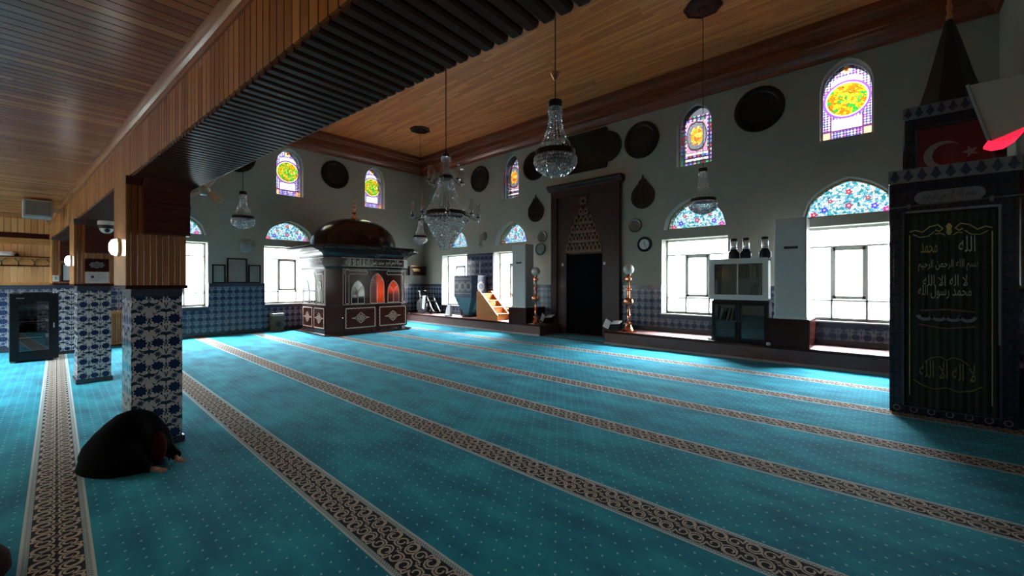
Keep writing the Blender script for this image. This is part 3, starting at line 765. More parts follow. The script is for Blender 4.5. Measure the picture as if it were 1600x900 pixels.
for fr, a, b in ((FRX, BY0 + .36, BY1 - .36), (FRY, -14.0, BX1 - .36)):
    n = 3; w_ = (b - a) / n
    for i, t in enumerate(('لا اله الا الله', 'محمد رسول الله', 'بسم الله الرحمن الرحيم')):
        letter(m, arabic(t), a + w_ * i + .03, a + w_ * (i + 1) - .03, 2.09, 2.29, fr)
    m.ribbon([(a - .1, 2.07), (b + .1, 2.07)], .012, fr, .003); m.ribbon([(a - .1, 2.31), (b + .1, 2.31)], .012, fr, .003)
mk('lettering', m, pearl, band)
m = MB(); m.rings([octo(.08, 2.35), octo(.10, 2.40), octo(.16, 2.46), octo(.27, 2.52), octo(.43, 2.57), octo(.45, 2.60), octo(.45, 2.66), octo(.40, 2.68)]); mk('canopy_cornice', m, dark_wood, o)
cx, cy = -13.22, 6.70
m = MB(); m.lathe([(1.20, 2.66), (1.40, 2.68), (1.40, 2.74), (1.34, 2.76)] + [(1.34 * math.cos(PI / 2 * k / 14) ** .92 if k < 14 else .02, 2.76 + .93 * math.sin(PI / 2 * k / 14) ** 1.0) for k in range(15)] + [(.001, 3.69)], (cx, cy, 0), 56); mk('dome', m, dark_wood, o, smooth=40)
m = MB(); m.lathe([(0, 3.66), (.16, 3.67), (.10, 3.73), (.045, 3.80), (.03, 3.84), (.075, 3.90), (.03, 3.96), (.025, 3.99), (.06, 4.05), (.025, 4.11), (.02, 4.13), (.045, 4.18), (.018, 4.23), (.012, 4.30), (0, 4.31)], (cx, cy, 0), 16); fin = mk('finial', m, copper, o, smooth=40)
m = MB(); fr = ((cx, cy, 4.36), (.55, .83, 0), (0, 0, 1), (.83, -.55, 0)); pts = arc(0, 0, .075, PI * .68, PI * 2.32, 20) + list(reversed(arc(0, .022, .062, PI * .70, PI * 2.30, 20)))
m.plate(pts, [], fr, -.008, .008); mk('crescent', m, brass, fin)
# inlaid panels
def knot(mb, cx, cy, w, h, fr):
    for s in (1, -1):
        for q in (1, -1):
            T = lambda pts: [(cx + s * a * w, cy + q * b * h) for a, b in pts]
            mb.ribbon(T([(0, .95), (.16, .75), (.10, .5), (.24, .35), (.16, .12), (.34, .05), (.5, .22), (.62, .10), (.8, .02), (1, 0)]), .014, fr, .004)
            mb.ribbon(T([(0, .42), (.12, .28), (.06, .1), (0, 0)]), .014, fr, .0045)
            mb.ribbon(T([(.08, .72), (.3, .62), (.42, .42), (.34, .28), (.22, .36)]), .012, fr, .005)
def wavy(mb, a, b, c, d, fr, w=.02):
    pts = []
    for (x0, y0), (x1, y1) in (((a, c), (b, c)), ((b, c), (b, d)), ((b, d), (a, d)), ((a, d), (a, c))):
        n = max(6, int(math.hypot(x1 - x0, y1 - y0) / .03))
        for i in range(n):
            t = i / n; off = .008 * math.sin(t * n * 1.7); pts.append((x0 + (x1 - x0) * t + (off if x0 == x1 else 0), y0 + (y1 - y0) * t + (off if y0 == y1 else 0)))
    mb.ribbon(pts, w, fr, .004, closed=True)
def bracket(mb, x, z, sx, wd, ht, fr, t=.10):
    r = t * .62; Q = []
    Q += [(t, -t - .05), (t, -ht + 2 * r)]
    Q += [(t / 2 + r * math.cos(a), -ht + r + r * math.sin(a)) for a in [PI * (.28 - 1.56 * i / 12) for i in range(13)]]
    Q += [(0, -ht + 2 * r), (0, -.12)] + [(.0 - .03, -.08), (-.02, .0), (.05, .03), (.12, .0)]
    Q += [(wd - 2 * r, 0)] + [(wd - r + r * math.cos(a), -t / 2 + r * math.sin(a)) for a in [PI * (.78 - 1.56 * i / 12) for i in range(13)]] + [(wd - 2 * r, -t), (t + .05, -t)]
    mb.ribbon([(x + sx * a, z + b) for a, b in Q], .014, fr, .004, closed=True)
def facade(fr, a, b, doors_handles, red):
    w = b - a; c = (a + b) / 2
    for i in range(2):
        d0, d1 = a + .02 + i * w / 2, a + w / 2 - .02 + i * w / 2 + (.0)
        O, A_, B_, N_ = [Vector(q) for q in fr]
        m = MB(); m.plate(rect(d0, d1, .145, .84), [], fr, .0, .014); d_ = mk('lower_door', m, maroon_wood, o)
        m = MB(); f2 = (O + N_ * .012, A_, B_, N_); wavy(m, d0 + .06, d1 - .06, .20, .79, f2); knot(m, (d0 + d1) / 2, .495, min(.29, (d1 - d0) * .36), .17, f2); mk('pearl_inlay', m, pearl, d_)
    k = w / 2.24
    for j, (u, hw, top, mt) in enumerate(((-.29, .10, 1.64, 'd'), (0, .115, 1.86, 'r' if red else 'd'), (.26, .10, 1.64, 'R' if red else 'd'))):
        x = c + u * w
        outl = archpts(x, hw * 2.1 * k, .93, top - .36, top, .72)
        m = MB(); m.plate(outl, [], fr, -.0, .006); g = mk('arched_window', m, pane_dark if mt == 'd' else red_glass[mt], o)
        m = MB(); m.ribbon(outl + [outl[0]], .018, fr, .010); m.ribbon([(x, .93), (x, top - .34)], .014, fr, .010)
        m.ribbon([(x, top - .36), (x - hw * .9 * k, top - .22), (x - hw * 1.5 * k, top - .19)], .014, fr, .0105); m.ribbon([(x, top - .36), (x + hw * .9 * k, top - .22), (x + hw * 1.5 * k, top - .19)], .014, fr, .011); mk('pearl_inlay', m, pearl, g)
    m = MB(); bracket(m, a + .08, 1.93, 1, .70 * k, 1.0, fr); bracket(m, b - .08, 1.93, -1, .70 * k, 1.0, fr)
    for z in (.905, 1.975): m.ribbon([(a, z), (b, z)], .012, fr, .0045)
    for x in (a, b): m.ribbon([(x, .905), (x, 1.975)], .012, fr, .0047)
    mk('bracket_inlay', m, pearl, o)
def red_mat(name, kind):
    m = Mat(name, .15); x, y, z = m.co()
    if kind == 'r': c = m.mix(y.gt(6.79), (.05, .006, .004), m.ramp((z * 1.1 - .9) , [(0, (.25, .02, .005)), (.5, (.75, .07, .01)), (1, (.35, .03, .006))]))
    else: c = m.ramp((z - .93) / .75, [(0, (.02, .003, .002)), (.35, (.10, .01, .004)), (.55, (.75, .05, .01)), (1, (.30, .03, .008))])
    m.nt.links.new(c, m.b.inputs['Emission Color']); m.b.inputs['Emission Strength'].default_value = .55; m.b.inputs['Base Color'].default_value = (.03, .004, .003, 1)  # red glow from within, and its fade, painted into the pane's emission
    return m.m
red_glass = {'r': red_mat('red_glow_glass', 'r'), 'R': red_mat('red_glow_window', 'R')}
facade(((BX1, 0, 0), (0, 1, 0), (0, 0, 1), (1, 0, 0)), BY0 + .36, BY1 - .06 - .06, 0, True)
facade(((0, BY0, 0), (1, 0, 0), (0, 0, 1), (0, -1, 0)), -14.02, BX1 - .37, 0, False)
m = MB()
for y_ in (BY0 + .34, 7.98): m.sphere((BX1 + .012, y_, .52), .022, 10, 6)
mk('knob', m, steel, o)

# ------------------------------------------------------------------ mihrab
o = thing('mihrab', 'tall dark red prayer niche with gold stalactite hood in the far wall', 'prayer niche', (-6.65, W, 0))
m = MB(); hw = 1.17; m.plate(rect(-hw, hw, 0, 4.42), [archpts(0, .62, .02, 2.50, 4.0, .1)], ((0, 0, 0), (1, 0, 0), (0, 0, 1), (0, -1, 0)), 0, .10); fr_ = mk('frame', m, mihrab_red, o)
m = MB(); a, b = -hw, hw
m.plate(rect(a, b, 0, 4.42), [rect(a + .22, b - .22, -.0 + .01, 4.18)], ((0, 0, 0), (1, 0, 0), (0, 0, 1), (0, -1, 0)), .10, .15); mk('border', m, mihrab_red, fr_, bevel=.012)
m = MB(); pr = [(0, 4.40), (.15, 4.40), (.17, 4.44), (.22, 4.47), (.26, 4.53), (.26, 4.58), (0, 4.58)]
m.rings([[(x, -d, z) for d, z in pr] for x in (-hw - .10, hw + .10)]); mk('cornice', m, mihrab_red, o)
m = MB(); m.box(-.62, .62, -.02, -.006, .02, 2.42); mk('niche_back', m, black_cloth, o)
gold_dull = plain('gold_stalactite', (.13, .065, .032), .45, .2, var=.4, scale=30)
m = MB()
for z0, z1, w_, n in ((2.50, 2.76, .61, 9), (2.80, 3.04, .53, 8), (3.08, 3.30, .43, 6), (3.34, 3.58, .32, 4), (3.60, 3.80, .16, 2)):
    for i in range(n):
        xa = -w_ + 2 * w_ * i / n; xb = -w_ + 2 * w_ * (i + 1) / n; xm = (xa + xb) / 2; d0 = -.02; d1 = -.115
        m.plate(archpts(xm, (xb - xa) / 2 * .96, z0, z0 + (z1 - z0) * .5, z1, .6, 4), [archpts(xm, (xb - xa) / 2 * .38, z0 + .05, z0 + (z1 - z0) * .40, z1 - .09, .6, 4)], ((0, 0, 0), (1, 0, 0), (0, 0, 1), (0, -1, 0)), .02, .13 - .012 * (i % 2), 0)
    m.box(-w_, w_, -.105, -.005, z0 - .03, z0)
mk('stalactite_hood', m, gold_dull, o)
m = MB(); m.plate(archpts(0, .62, .0, 2.50, 4.0, .1), [], ((0, 0, 0), (1, 0, 0), (0, 0, 1), (0, -1, 0)), .0, .008); mk('hood_ground', m, mihrab_red, o)
m = MB(); fl_ = [(.13 * (1 + .22 * math.cos(8 * t)) * math.cos(t), 3.99 + .13 * (1 + .22 * math.cos(8 * t)) * math.sin(t)) for t in [2 * PI * i / 48 for i in range(48)]]
m.plate(fl_, [circ(0, 3.99, .05, 16)], ((0, 0, 0), (1, 0, 0), (0, 0, 1), (0, -1, 0)), .10, .135); mk('rosette', m, gold_dull, o)
m = MB()
for x in (-.74, .70): m.box(x - .035, x + .035, -.125, -.10, 2.08, 2.16)
mk('stud', m, silver_thread, o)

# ------------------------------------------------------------------ wall roundels, cartouche, drops, clocks
roundel_black = plain('roundel_black', (.007, .006, .006), .4, var=.3, spec=.3)
roundel_rim = plain('roundel_rim', (.012, .009, .009), .35, .0, var=.2, spec=.3)
def roundel(label, loc, rz, r=.48):
    o = thing('wall_roundel', label, 'roundel', loc, rz, 'dark calligraphy roundels high on the walls')
    m = MB(); m.lathe([(0, 0), (r, 0), (r, .03), (r * .96, .055), (r * .80, .06), (r * .74, .04), (r * .72, .03), (0, .03)], (0, 0, 0), 56, 'y'); mk('rim', m, roundel_rim, o, smooth=40)
    m = MB(); m.lathe([(0, .030), (r * .70, .030), (r * .70, .036), (0, .036)], (0, 0, 0), 48, 'y'); d_ = mk('disc', m, roundel_black, o)
    m = MB(); m.ribbon(circ(0, 0, r * .68, 48), .012, ((0, -.036, 0), (1, 0, 0), (0, 0, 1), (0, -1, 0)), .002, closed=True); mk('ring', m, dark_bronze, d_)
roundel('dark round wall disc between the two right-hand coloured upper windows', (-2.12, W, 5.47), 0, .50)
roundel('dark round wall disc right of the long dark cartouche', (-4.90, W, 5.42), 0, .49)
roundel('dark round wall disc left of the long dark cartouche, behind a chandelier', (-8.60, W, 5.42), 0, .48)
roundel('dark round wall disc on the far wall beside the great chandelier', (-11.22, W, 5.42), 0, .48)
roundel('dark round wall disc between two coloured windows above the dome', (L, 6.76, 5.46), PI / 2, .50)
roundel('dark round wall disc half hidden by the slatted beam', (L, 3.72, 5.46), PI / 2, .50)
o = thing('wall_cartouche', 'long dark cartouche panel with rounded ends above the mihrab', 'wall panel', (-6.62, W, 5.46))
def carto(w, h, r):
    return arc(w, 0, r, -PI / 2, PI / 2, 12) + [(w - .04, h), (-w + .04, h)] + arc(-w, 0, r, PI / 2, PI * 1.5, 12) + [(-w + .04, -h), (w - .04, -h)]
FW = ((0, 0, 0), (1, 0, 0), (0, 0, 1), (0, -1, 0))
m = MB(); m.plate(carto(.72, .58, .43), [carto(.70, .48, .34)], FW, 0, .06); mk('rim', m, roundel_rim, o, bevel=.01)
m = MB(); m.plate(carto(.70, .49, .35), [], FW, 0, .03); mk('panel', m, roundel_black, o)
def drop(label, x, z0, z1, hw):
    o = thing('wall_plaque', label, 'plaque', (x, W, (z0 + z1) / 2 - .1), 0, 'drop-shaped pierced plaques'); r = hw; h = z1 - ((z0 + z1) / 2 - .1)
    bot = z0 - ((z0 + z1) / 2 - .1); cyy = bot + r * 1.02
    pts = arc(0, cyy, r, PI * .78, PI * 2.22, 34, r * 1.02) + [(r * .42, cyy + r * 1.05), (r * .25, cyy + r * 1.35), (r * .10, h - .12), (0, h), (-r * .10, h - .12), (-r * .25, cyy + r * 1.35), (-r * .42, cyy + r * 1.05)]
    hol = []
    for k in range(9):
        a = 2 * PI * k / 9; hol.append(circ(r * .62 * math.cos(a), cyy + r * .62 * math.sin(a), r * .11, 8))
    for k in range(5):
        a = 2 * PI * k / 5 + .3; hol.append(circ(r * .30 * math.cos(a), cyy + r * .30 * math.sin(a), r * .10, 8))
    m = MB(); m.plate(pts, hol, FW, .01, .035); mk('pierced_plate', m, dark_bronze, o)
    m = MB(); m.plate([(p[0] * .94, cyy + (p[1] - cyy) * .95) for p in pts], [], FW, 0, .012); mk('backing', m, roundel_black, o)
drop('drop-shaped dark pierced plaque left of the mihrab', -8.54, 3.56, 4.46, .33)
drop('drop-shaped dark pierced plaque right of the mihrab', -4.85, 3.56, 4.48, .33)
def clock(label, x, z, r, rim, dial, hm):
    o = thing('wall_clock', label, 'clock', (x, W, z))
    m = MB(); m.lathe([(0, 0), (r, 0), (r, .035), (r * .93, .05), (r * .86, .04), (0, .03)], (0, 0, 0), 40, 'y'); mk('case', m, rim, o, smooth=40)
    m = MB(); m.lathe([(0, .03), (r * .86, .03), (r * .86, .038), (0, .038)], (0, 0, 0), 36, 'y'); d_ = mk('dial', m, dial, o)
    f = ((0, -.038, 0), (1, 0, 0), (0, 0, 1), (0, -1, 0)); m = MB()
    for k in range(12):
        a = PI * k / 6; m.ribbon([(r * .66 * math.sin(a), r * .66 * math.cos(a)), (r * .78 * math.sin(a), r * .78 * math.cos(a))], r * (.09 if k % 3 == 0 else .06), f, .002)
    mk('hour_marks', m, ink, d_)
    m = MB()
    for a, l, w_ in ((hm[0], .42, .05), (hm[1], .62, .035)): m.ribbon([(0, 0), (r * l * math.sin(a), r * l * math.cos(a))], r * w_ * 1.6, f, .004 + l * .002)
    mk('hands', m, ink, o)
silver = plain('dull_silver', (.20, .20, .19), .3, .7, var=.15)
teal_plastic = plain('teal_plastic', (.05, .13, .13), .35, var=.1)
dial_white = plain('dial_white', (.72, .75, .74), .4, var=.03); dial_grey = plain('dial_grey', (.16, .17, .16), .25, .3, var=.2); dial_teal = plain('dial_teal', (.16, .22, .22), .3, var=.1)
clock('white-dialled wall clock with a dark rim right of the mihrab', -4.80, 2.60, .20, roundel_rim, dial_white, (.1, 2.6))
clock('dull silver round clock above the white-dialled clock', -5.07, 3.13, .185, silver, dial_grey, (5.2, 2.0))
clock('grey round clock above the teal-rimmed clock, by the air conditioner', -8.27, 3.06, .185, silver, dial_grey, (1.0, 4.0))
clock('teal-rimmed round clock beside the left air conditioner', -8.35, 2.66, .20, teal_plastic, dial_teal, (1.2, 5.0))
o = thing('wall_sconce', 'silver wall sconce with a glass chimney between two lunettes', 'wall lamp', (-10.98, W, 2.85))
m = MB(); m.lathe([(0, 0), (.16, 0), (.16, .02), (0, .05)], (0, 0, .42), 20, 'y', sx=.8); m.tube([(0, -.02, .40), (0, -.16, .22), (0, -.22, .10)], .012, 6); m.lathe([(.0, .04), (.10, .06), (.12, .10), (.03, .11), (0, .11)], (0, -.22, 0), 16); mk('bracket', m, silver, o, smooth=40)
m = MB(); m.lathe([(.05, .11), (.075, .20), (.07, .30), (.045, .40), (.055, .48)], (0, -.22, 0), 16); mk('glass_chimney', m, chimney_glass, o, smooth=50)
m = MB()
for k in range(10): a = 2 * PI * k / 10; m.octa((.11 * math.cos(a), -.22 + .11 * math.sin(a), .03), .016, .03)
mk('crystal_drops', m, crystal, o)

# ------------------------------------------------------------------ standing lamps
def standing_lamp(label, x, y):
    o = thing('standing_lamp', label, 'lamp', (x, y, .31), 0, 'copper globe lamps')
    m = MB(); m.lathe([(0, 0), (.20, 0), (.20, .03), (.17, .045), (.11, .10), (.08, .17), (.075, .20), (.12, .215), (.12, .235), (.05, .26), (0, .26)], seg=24); mk('base', m, copper, o, smooth=40)
    m = MB(); m.lathe([(.035, .25), (.045, .33), (.03, .42), (.055, .44), (.035, .47), (.03, .62), (.04, .68), (.115, .72), (.13, .78), (.115, .84), (.04, .88), (.03, .92), (.035, 1.06), (.075, 1.09), (.075, 1.11), (.032, 1.14), (.030, 1.26), (.04, 1.29), (.085, 1.33), (.085, 1.38), (.04, 1.42), (.06, 1.46), (.06, 1.48), (0, 1.49)], seg=20); mk('stem', m, copper, o, smooth=40)
    m = MB(); m.sphere((0, 0, 1.60), .135, 24, 16); mk('globe', m, milk_glass, o, smooth=80)
standing_lamp('copper standing lamp with white globe left of the mihrab', -7.91, 9.8)
standing_lamp('copper standing lamp with white globe right of the mihrab', -4.87, 9.8)
def open_book(label, x, y, rz, s=1.0):
    o = thing('paper_stack', label, 'papers', (x, y, .31), rz)
    m = MB(); m.box(-.22 * s, .22 * s, -.12, .12, 0, .14); m.box(-.18 * s, .18 * s, -.10, .10, .14, .20); mk('box', m, black_metal, o, bevel=.01)
    m = MB(); m.hexa([(-.30 * s, -.16, .10), (-.08 * s, -.20, .04), (-.02 * s, -.14, .22), (-.22 * s, -.10, .30)], [(-.29 * s, -.15, .115), (-.07 * s, -.19, .055), (-.01 * s, -.13, .235), (-.21 * s, -.09, .315)]); m.hexa([(-.02, -.13, .17), (.22, -.13, .19), (.22, .06, .24), (-.02, .06, .22)], [(-.02, -.13, .20), (.22, -.13, .22), (.22, .06, .27), (-.02, .06, .25)]); mk('papers', m, paper_white, o)
open_book('white papers on a dark low box beside the right copper lamp', -5.36, 9.92, .1, .8)
open_book('white papers on a dark low box beside the left copper lamp', -7.92 + .08, 10.30, .1, .6)

# ------------------------------------------------------------------ air conditioners on red plinths
def air_conditioner(label, x0, x1, y0, zb, pl, h=1.97):
    o = thing('air_conditioner', label, 'air conditioner', ((x0 + x1) / 2, y0, zb)); w = (x1 - x0) / 2
    m = MB(); m.box(-w, w, 0, .40, 0, h); mk('body', m, ac_white, o, bevel=.015)
    m = MB(); m.box(-w + .02, w - .02, -.008, 0, h - .42, h - .03); v = mk('upper_panel', m, ac_white, o, bevel=.004)
    m = MB(); m.box(-w + .02, w - .02, -.008, 0, .05, h - .45); f = mk('front_panel', m, ac_white, o, bevel=.004)
    m = MB(); m.box(-.10, .13, -.011, -.008, h - .60, h - .55); mk('display', m, ink, f)
    m = MB(); m.box(-w - .01, w + .01, -.02, .41, -.0, .05); mk('base_rail', m, white_paint, o)
    p = thing('plinth_box', pl, 'plinth', ((x0 + x1) / 2, y0, .31))
    m = MB(); m.box(-w - .12, w + .05, -.03, W - y0 - .04, 0, zb - .31 - .001); mk('box', m, maroon_wood, p, bevel=.008)
air_conditioner('white standing air conditioner next to the bookcase', -1.66, -1.13, 9.63, .87, 'dark red box under the air conditioner by the bookcase')
air_conditioner('white standing air conditioner left of the mihrab', -8.76, -8.20, 9.66, .79, 'dark red box under the air conditioner left of the mihrab')

# ------------------------------------------------------------------ bookcase with jars and books
o = thing('bookcase', 'two-part glazed bookcase, white-framed above and black below', 'bookcase', (-2.33, 9.72, .31))
def carcass(x0, x1, z0, z1, mat, nm, d=.36, t=.03):
    m = MB(); m.box(x0, x0 + t, 0, d, z0, z1); m.box(x1 - t, x1, 0, d, z0, z1); m.box(x0, x1, 0, d, z0, z0 + t); m.box(x0, x1, 0, d, z1 - t, z1); m.box(x0, x1, d - .01, d, z0, z1); m.box(x0 + t, x1 - t, .05, d, (z0 + z1) / 2 - .01, (z0 + z1) / 2 + .01)
    return mk(nm, m, mat, o)
carcass(-.53, .55, .0, .87, black_metal, 'lower_cabinet'); carcass(-.55, .53, .91, 1.76, grey_plastic, 'upper_cabinet')
m = MB(); m.box(-.50, .55, .0, .34, .87, .91); mk('waist', m, black_metal, o)
def gdoor(x0, x1, z0, z1, y, b, mat):
    m = MB(); m.plate(rect(x0, x1, z0, z1), [rect(x0 + b[0], x1 - b[1], z0 + b[2], z1 - b[2])], ((0, y, 0), (1, 0, 0), (0, 0, 1), (0, -1, 0)), 0, .02); d_ = mk('door', m, mat, o)
    m = MB(); m.box(x0 + b[0], x1 - b[1], y - .012, y - .008, z0 + b[2], z1 - b[2]); mk('glass', m, pane_book, d_)
    return d_
pane_book = glass_mix('pane_book', (.75, .80, .80), .10)
gdoor(-.57, -.01, .90, 1.78, -.002, (.10, .012, .11), white_paint); gdoor(-.008, .55, .90, 1.78, -.002, (.012, .10, .11), white_paint)
for x0, x1 in ((-.52, .0), (.003, .54)):
    d_ = gdoor(x0, x1, .03, .86, -.002, (.06, .06, .07), black_metal)
    m = MB(); m.sphere(((x1 - .03) if x0 < -.1 else (x0 + .03), -.035, .45), .014, 10, 6); mk('knob', m, steel, d_)
spine = [plain('spine_%s' % n, c, .5, var=.1) for n, c in (('red', (.20, .05, .04)), ('tan', (.34, .26, .18)), ('cream', (.45, .42, .36)), ('brown', (.12, .07, .05)), ('green', (.05, .12, .09)), ('black', (.03, .03, .03)))]
def book(x, z, w, h, mat, label, grp, tilt=0, nm='book'):
    b = thing(nm, label, 'book', (-2.33 + x, 9.755, .31 + z), 0, grp); b.rotation_euler = (0, tilt, 0); b.location.z += w * math.sin(tilt)
    m = MB(); m.box(0, w, 0, .006, 0, h); m.box(0, .003, 0, .17, 0, h); m.box(w - .003, w, 0, .17, 0, h); mk('cover', m, mat, b)
    m = MB(); m.box(.004, w - .004, .007, .165, .006, h - .006); mk('pages', m, paper_white, b)
x = -.10
while x < .44:
    w_ = random.uniform(.026, .05); book(x, 1.355, w_, random.uniform(.24, .30), random.choice(spine), 'upright book on the top shelf of the white-framed bookcase', 'books on the upper shelf'); x += w_ + .004
x = -.46
while x < -.22:
    w_ = random.uniform(.03, .05); book(x, 1.355, w_, random.uniform(.22, .28), random.choice(spine), 'dim book at the left end of the top bookcase shelf', 'books at the left end of the upper shelf'); x += w_ + .006
x = .22
while x < .46:
    w_ = random.uniform(.03, .05); book(x, .942, w_, random.uniform(.25, .32), random.choice(spine), 'book on the lower shelf of the white-framed bookcase, right side', 'books on the second shelf'); x += w_ + .006
for i in range(4): book(-.40 + i * .075, .447, .04, .26, spine[(2, 4, 2, 1)[i]], 'leaning pale book behind the black lower doors', 'books in the black cabinet', .22)
def lantern(label, x):
    o = thing('glass_jar', label, 'jar', (x, 9.90, 2.071), 0, 'blue glass jars on the bookcase')
    m = MB(); m.lathe([(0, 0), (.085, 0), (.112, .03), (.115, .14), (.09, .185), (.06, .20), (.06, .205), (0, .205)], seg=22); mk('body', m, blue_glass, o, smooth=40)
    m = MB(); m.lathe([(.055, .205), (.066, .24), (.068, .40), (.06, .42)], seg=20); mk('glass_neck', m, chimney_glass, o, smooth=50)
    m = MB(); m.lathe([(0, .41), (.072, .41), (.072, .45), (.05, .465), (0, .465)], seg=20); m.lathe([(.068, .20), (.074, .205), (.074, .22), (.068, .225), (.068, .20)], seg=20); mk('cap', m, black_metal, o, smooth=40)
blue_glass = Mat('blue_glass', .08, 0, .7, color=(.012, .03, .06)).m
lantern('blue glass jar at the left end of the bookcase top', -2.46); lantern('blue glass jar second from the left on the bookcase top', -2.22); lantern('blue glass jar at the right end of the bookcase top, by the air conditioner', -1.87)
for lb, x, z in (('small white socket box on the platform edge left of the bookcase', -2.86, .325), ('small white socket box on the platform edge right of the bookcase', -1.75, .325)):
    o = thing('socket_box', lb, 'socket', (x, 9.585, z)); m = MB(); m.box(-.035, .035, -.02, .03, 0, .05); mk('box', m, white_paint, o, bevel=.006)
    m = MB(); m.box(-.02, .02, -.023, -.02, .012, .038); mk('socket_face', m, grey_plastic, o)
# ------------------------------------------------------------------ preacher's chair, steps, tile panel
blue_tile = tiles('blue_tile_panel', .24, .24, (.085, .11, .17), (.02, .035, .085), (.02, .03, .09), (.16, .20, .27), rough=.08)
teal_cloth = plain('teal_cloth', (.025, .13, .19), .7, var=.25, scale=9)
navy_board = plain('navy_board', (.035, .05, .10), .25, var=.2)
o = thing('wall_tile_panel', 'shiny dark blue tiled panel on the pier between two windows', 'tile panel', (-11.19, W, .66))
m = MB(); m.box(-.70, .70, -.05, -.026, .24, 1.97); mk('tiles', m, blue_tile, o, uv=True)
m = MB(); m.plate(rect(-.71, .71, .23, 1.98), [rect(-.66, .66, .28, 1.93)], FW, .03, .06); mk('border', m, tile_border, o)
o = thing('preacher_chair', 'blue patterned raised preacher chair with pointed teal underside', 'pulpit', (-11.40, 9.92, .31))
def hexr(z, w, d0, d1, c): return [(-w, d0 + c, z), (-w + c, d0, z), (w - c, d0, z), (w, d0 + c, z), (w, d1, z), (-w, d1, z)]
m = MB(); m.rings([hexr(.72, .64, -.02, .58, .16), hexr(1.46, .64, -.02, .58, .16)], cap1=False); m.rings([hexr(1.46, .67, -.05, .60, .17), hexr(1.51, .67, -.05, .60, .17)]); par = mk('parapet', m, navy_board, o)
fr = ((0, -.02, 0), (1, 0, 0), (0, 0, 1), (0, -1, 0)); m = MB()
def star(mb, cx, cz, r, fr, w=.014):
    for ph in (0, PI / 6):
        pts = []
        for k in range(12):
            rr = r if k % 2 == 0 else r * .58; a = PI * k / 6 + ph; pts.append((cx + rr * math.sin(a), cz + rr * math.cos(a)))
        mb.ribbon(pts, w, fr, .003 + ph * .002, closed=True)
for i in range(3): star(m, -.32 + i * .32, 1.12, .19, fr)
for z in (.86, 1.38): m.ribbon([(-.47, z), (.47, z)], .014, fr, .003)
star(m, 0, 1.12, .19, ((.64, .28, 0), (0, 1, 0), (0, 0, 1), (1, 0, 0)))
mk('star_inlay', m, pearl, par)
m = MB(); m.rings([hexr(.06, .16, .18, .46, .06), hexr(.16, .22, .14, .50, .08), hexr(.40, .42, .06, .55, .12), hexr(.60, .56, .01, .58, .15), hexr(.72, .62, -.01, .58, .16)]); mk('tapered_underside', m, teal_cloth, o)
m = MB(); m.rings([hexr(0, .22, .12, .50, .05), hexr(.06, .22, .12, .50, .05)]); m.box(-.60, -.55, .40, .45, 0, .75); m.box(-.36, -.31, .45, .50, 0, .5); mk('pedestal', m, dark_wood, o)
o = thing('wooden_steps', 'orange wooden steps leading up to the blue preacher chair', 'steps', (-10.0, 9.72, .31))
for i in range(4):
    x1 = .52 - i * .24; z = .22 * (i + 1)
    m = MB(); m.box(x1 - .27, x1, .04, .56, z - .03, z); mk('tread', m, orange_wood, o, bevel=.004)
    m = MB(); m.box(x1 - .045, x1 - .03, .04, .56, z - .22, z - .03); mk('riser', m, orange_wood, o)
for y_ in (0, .56):
    m = MB(); m.plate([(-.46, 0), (.54, 0), (.54, .18), (-.30, .96), (-.46, .96)], [], ((0, y_, 0), (1, 0, 0), (0, 0, 1), (0, 1, 0)), 0, .04); mk('stringer', m, orange_wood, o, bevel=.006)
# wheelchair ---------------------------------------------------------
o = thing('wheelchair', 'black folded wheelchair parked in the corner on the platform', 'wheelchair', (-13.86, 10.08, .31), .25)
for y_ in (-.24, .24):
    m = MB(); m.lathe([(.255, -.014), (.285, -.018), (.30, 0), (.285, .018), (.255, .014), (.255, -.014)], (0, y_, .30), 32, 'y'); w_ = mk('rear_wheel', m, black_metal, o, smooth=50)
    m = MB()
    for k in range(12): a = PI * k / 6; m.tube([(0, y_, .30), (.26 * math.cos(a), y_, .30 + .26 * math.sin(a))], .0035, 4)
    m.lathe([(.265, -.006), (.275, -.006), (.275, .006), (.265, .006), (.265, -.006)], (0, y_ * 1.12, .30), 32, 'y'); m.lathe([(0, -.03), (.03, -.03), (.03, .03), (0, .03)], (0, y_, .30), 12, 'y'); mk('spokes', m, steel, w_)
    m = MB(); m.lathe([(0, -.015), (.075, -.015), (.09, 0), (.075, .015), (0, .015)], (.42, y_ * .9, .09), 18, 'y'); mk('caster', m, black_metal, o, smooth=50)
    m = MB(); m.tube([(-.16, y_ * .85, .92), (-.12, y_ * .85, .5), (-.1, y_ * .85, .30)], .013, 7); m.tube([(-.12, y_ * .85, .50), (.34, y_ * .85, .50), (.42, y_ * .85, .30), (.42, y_ * .9, .12)], .013, 7); m.tube([(-.13, y_ * .85, .70), (.24, y_ * .85, .70), (.30, y_ * .85, .50)], .013, 7); m.tube([(.42, y_ * .85, .30), (.56, y_ * .8, .10)], .012, 6); m.tube([(-.16, y_ * .85, .90), (-.25, y_ * .85, .92)], .018, 7); mk('side_frame', m, steel, o, smooth=60)
    m = MB(); m.box(-.08, .22, y_ * .85 - .03, y_ * .85 + .03, .705, .735); mk('armrest', m, black_metal, o, bevel=.008)
    m = MB(); m.box(.50, .64, y_ * .8 - .07, y_ * .8 + .07, .085, .10); mk('footrest', m, black_metal, o)
m = MB(); m.box(-.10, .34, -.20, .20, .50, .54); mk('seat', m, black_cloth, o, bevel=.012)
m = MB(); m.hexa([(-.13, -.20, .54), (-.10, -.20, .54), (-.10, .20, .54), (-.13, .20, .54)], [(-.17, -.20, .90), (-.14, -.20, .90), (-.14, .20, .90), (-.17, .20, .90)]); mk('backrest', m, black_cloth, o, bevel=.01)
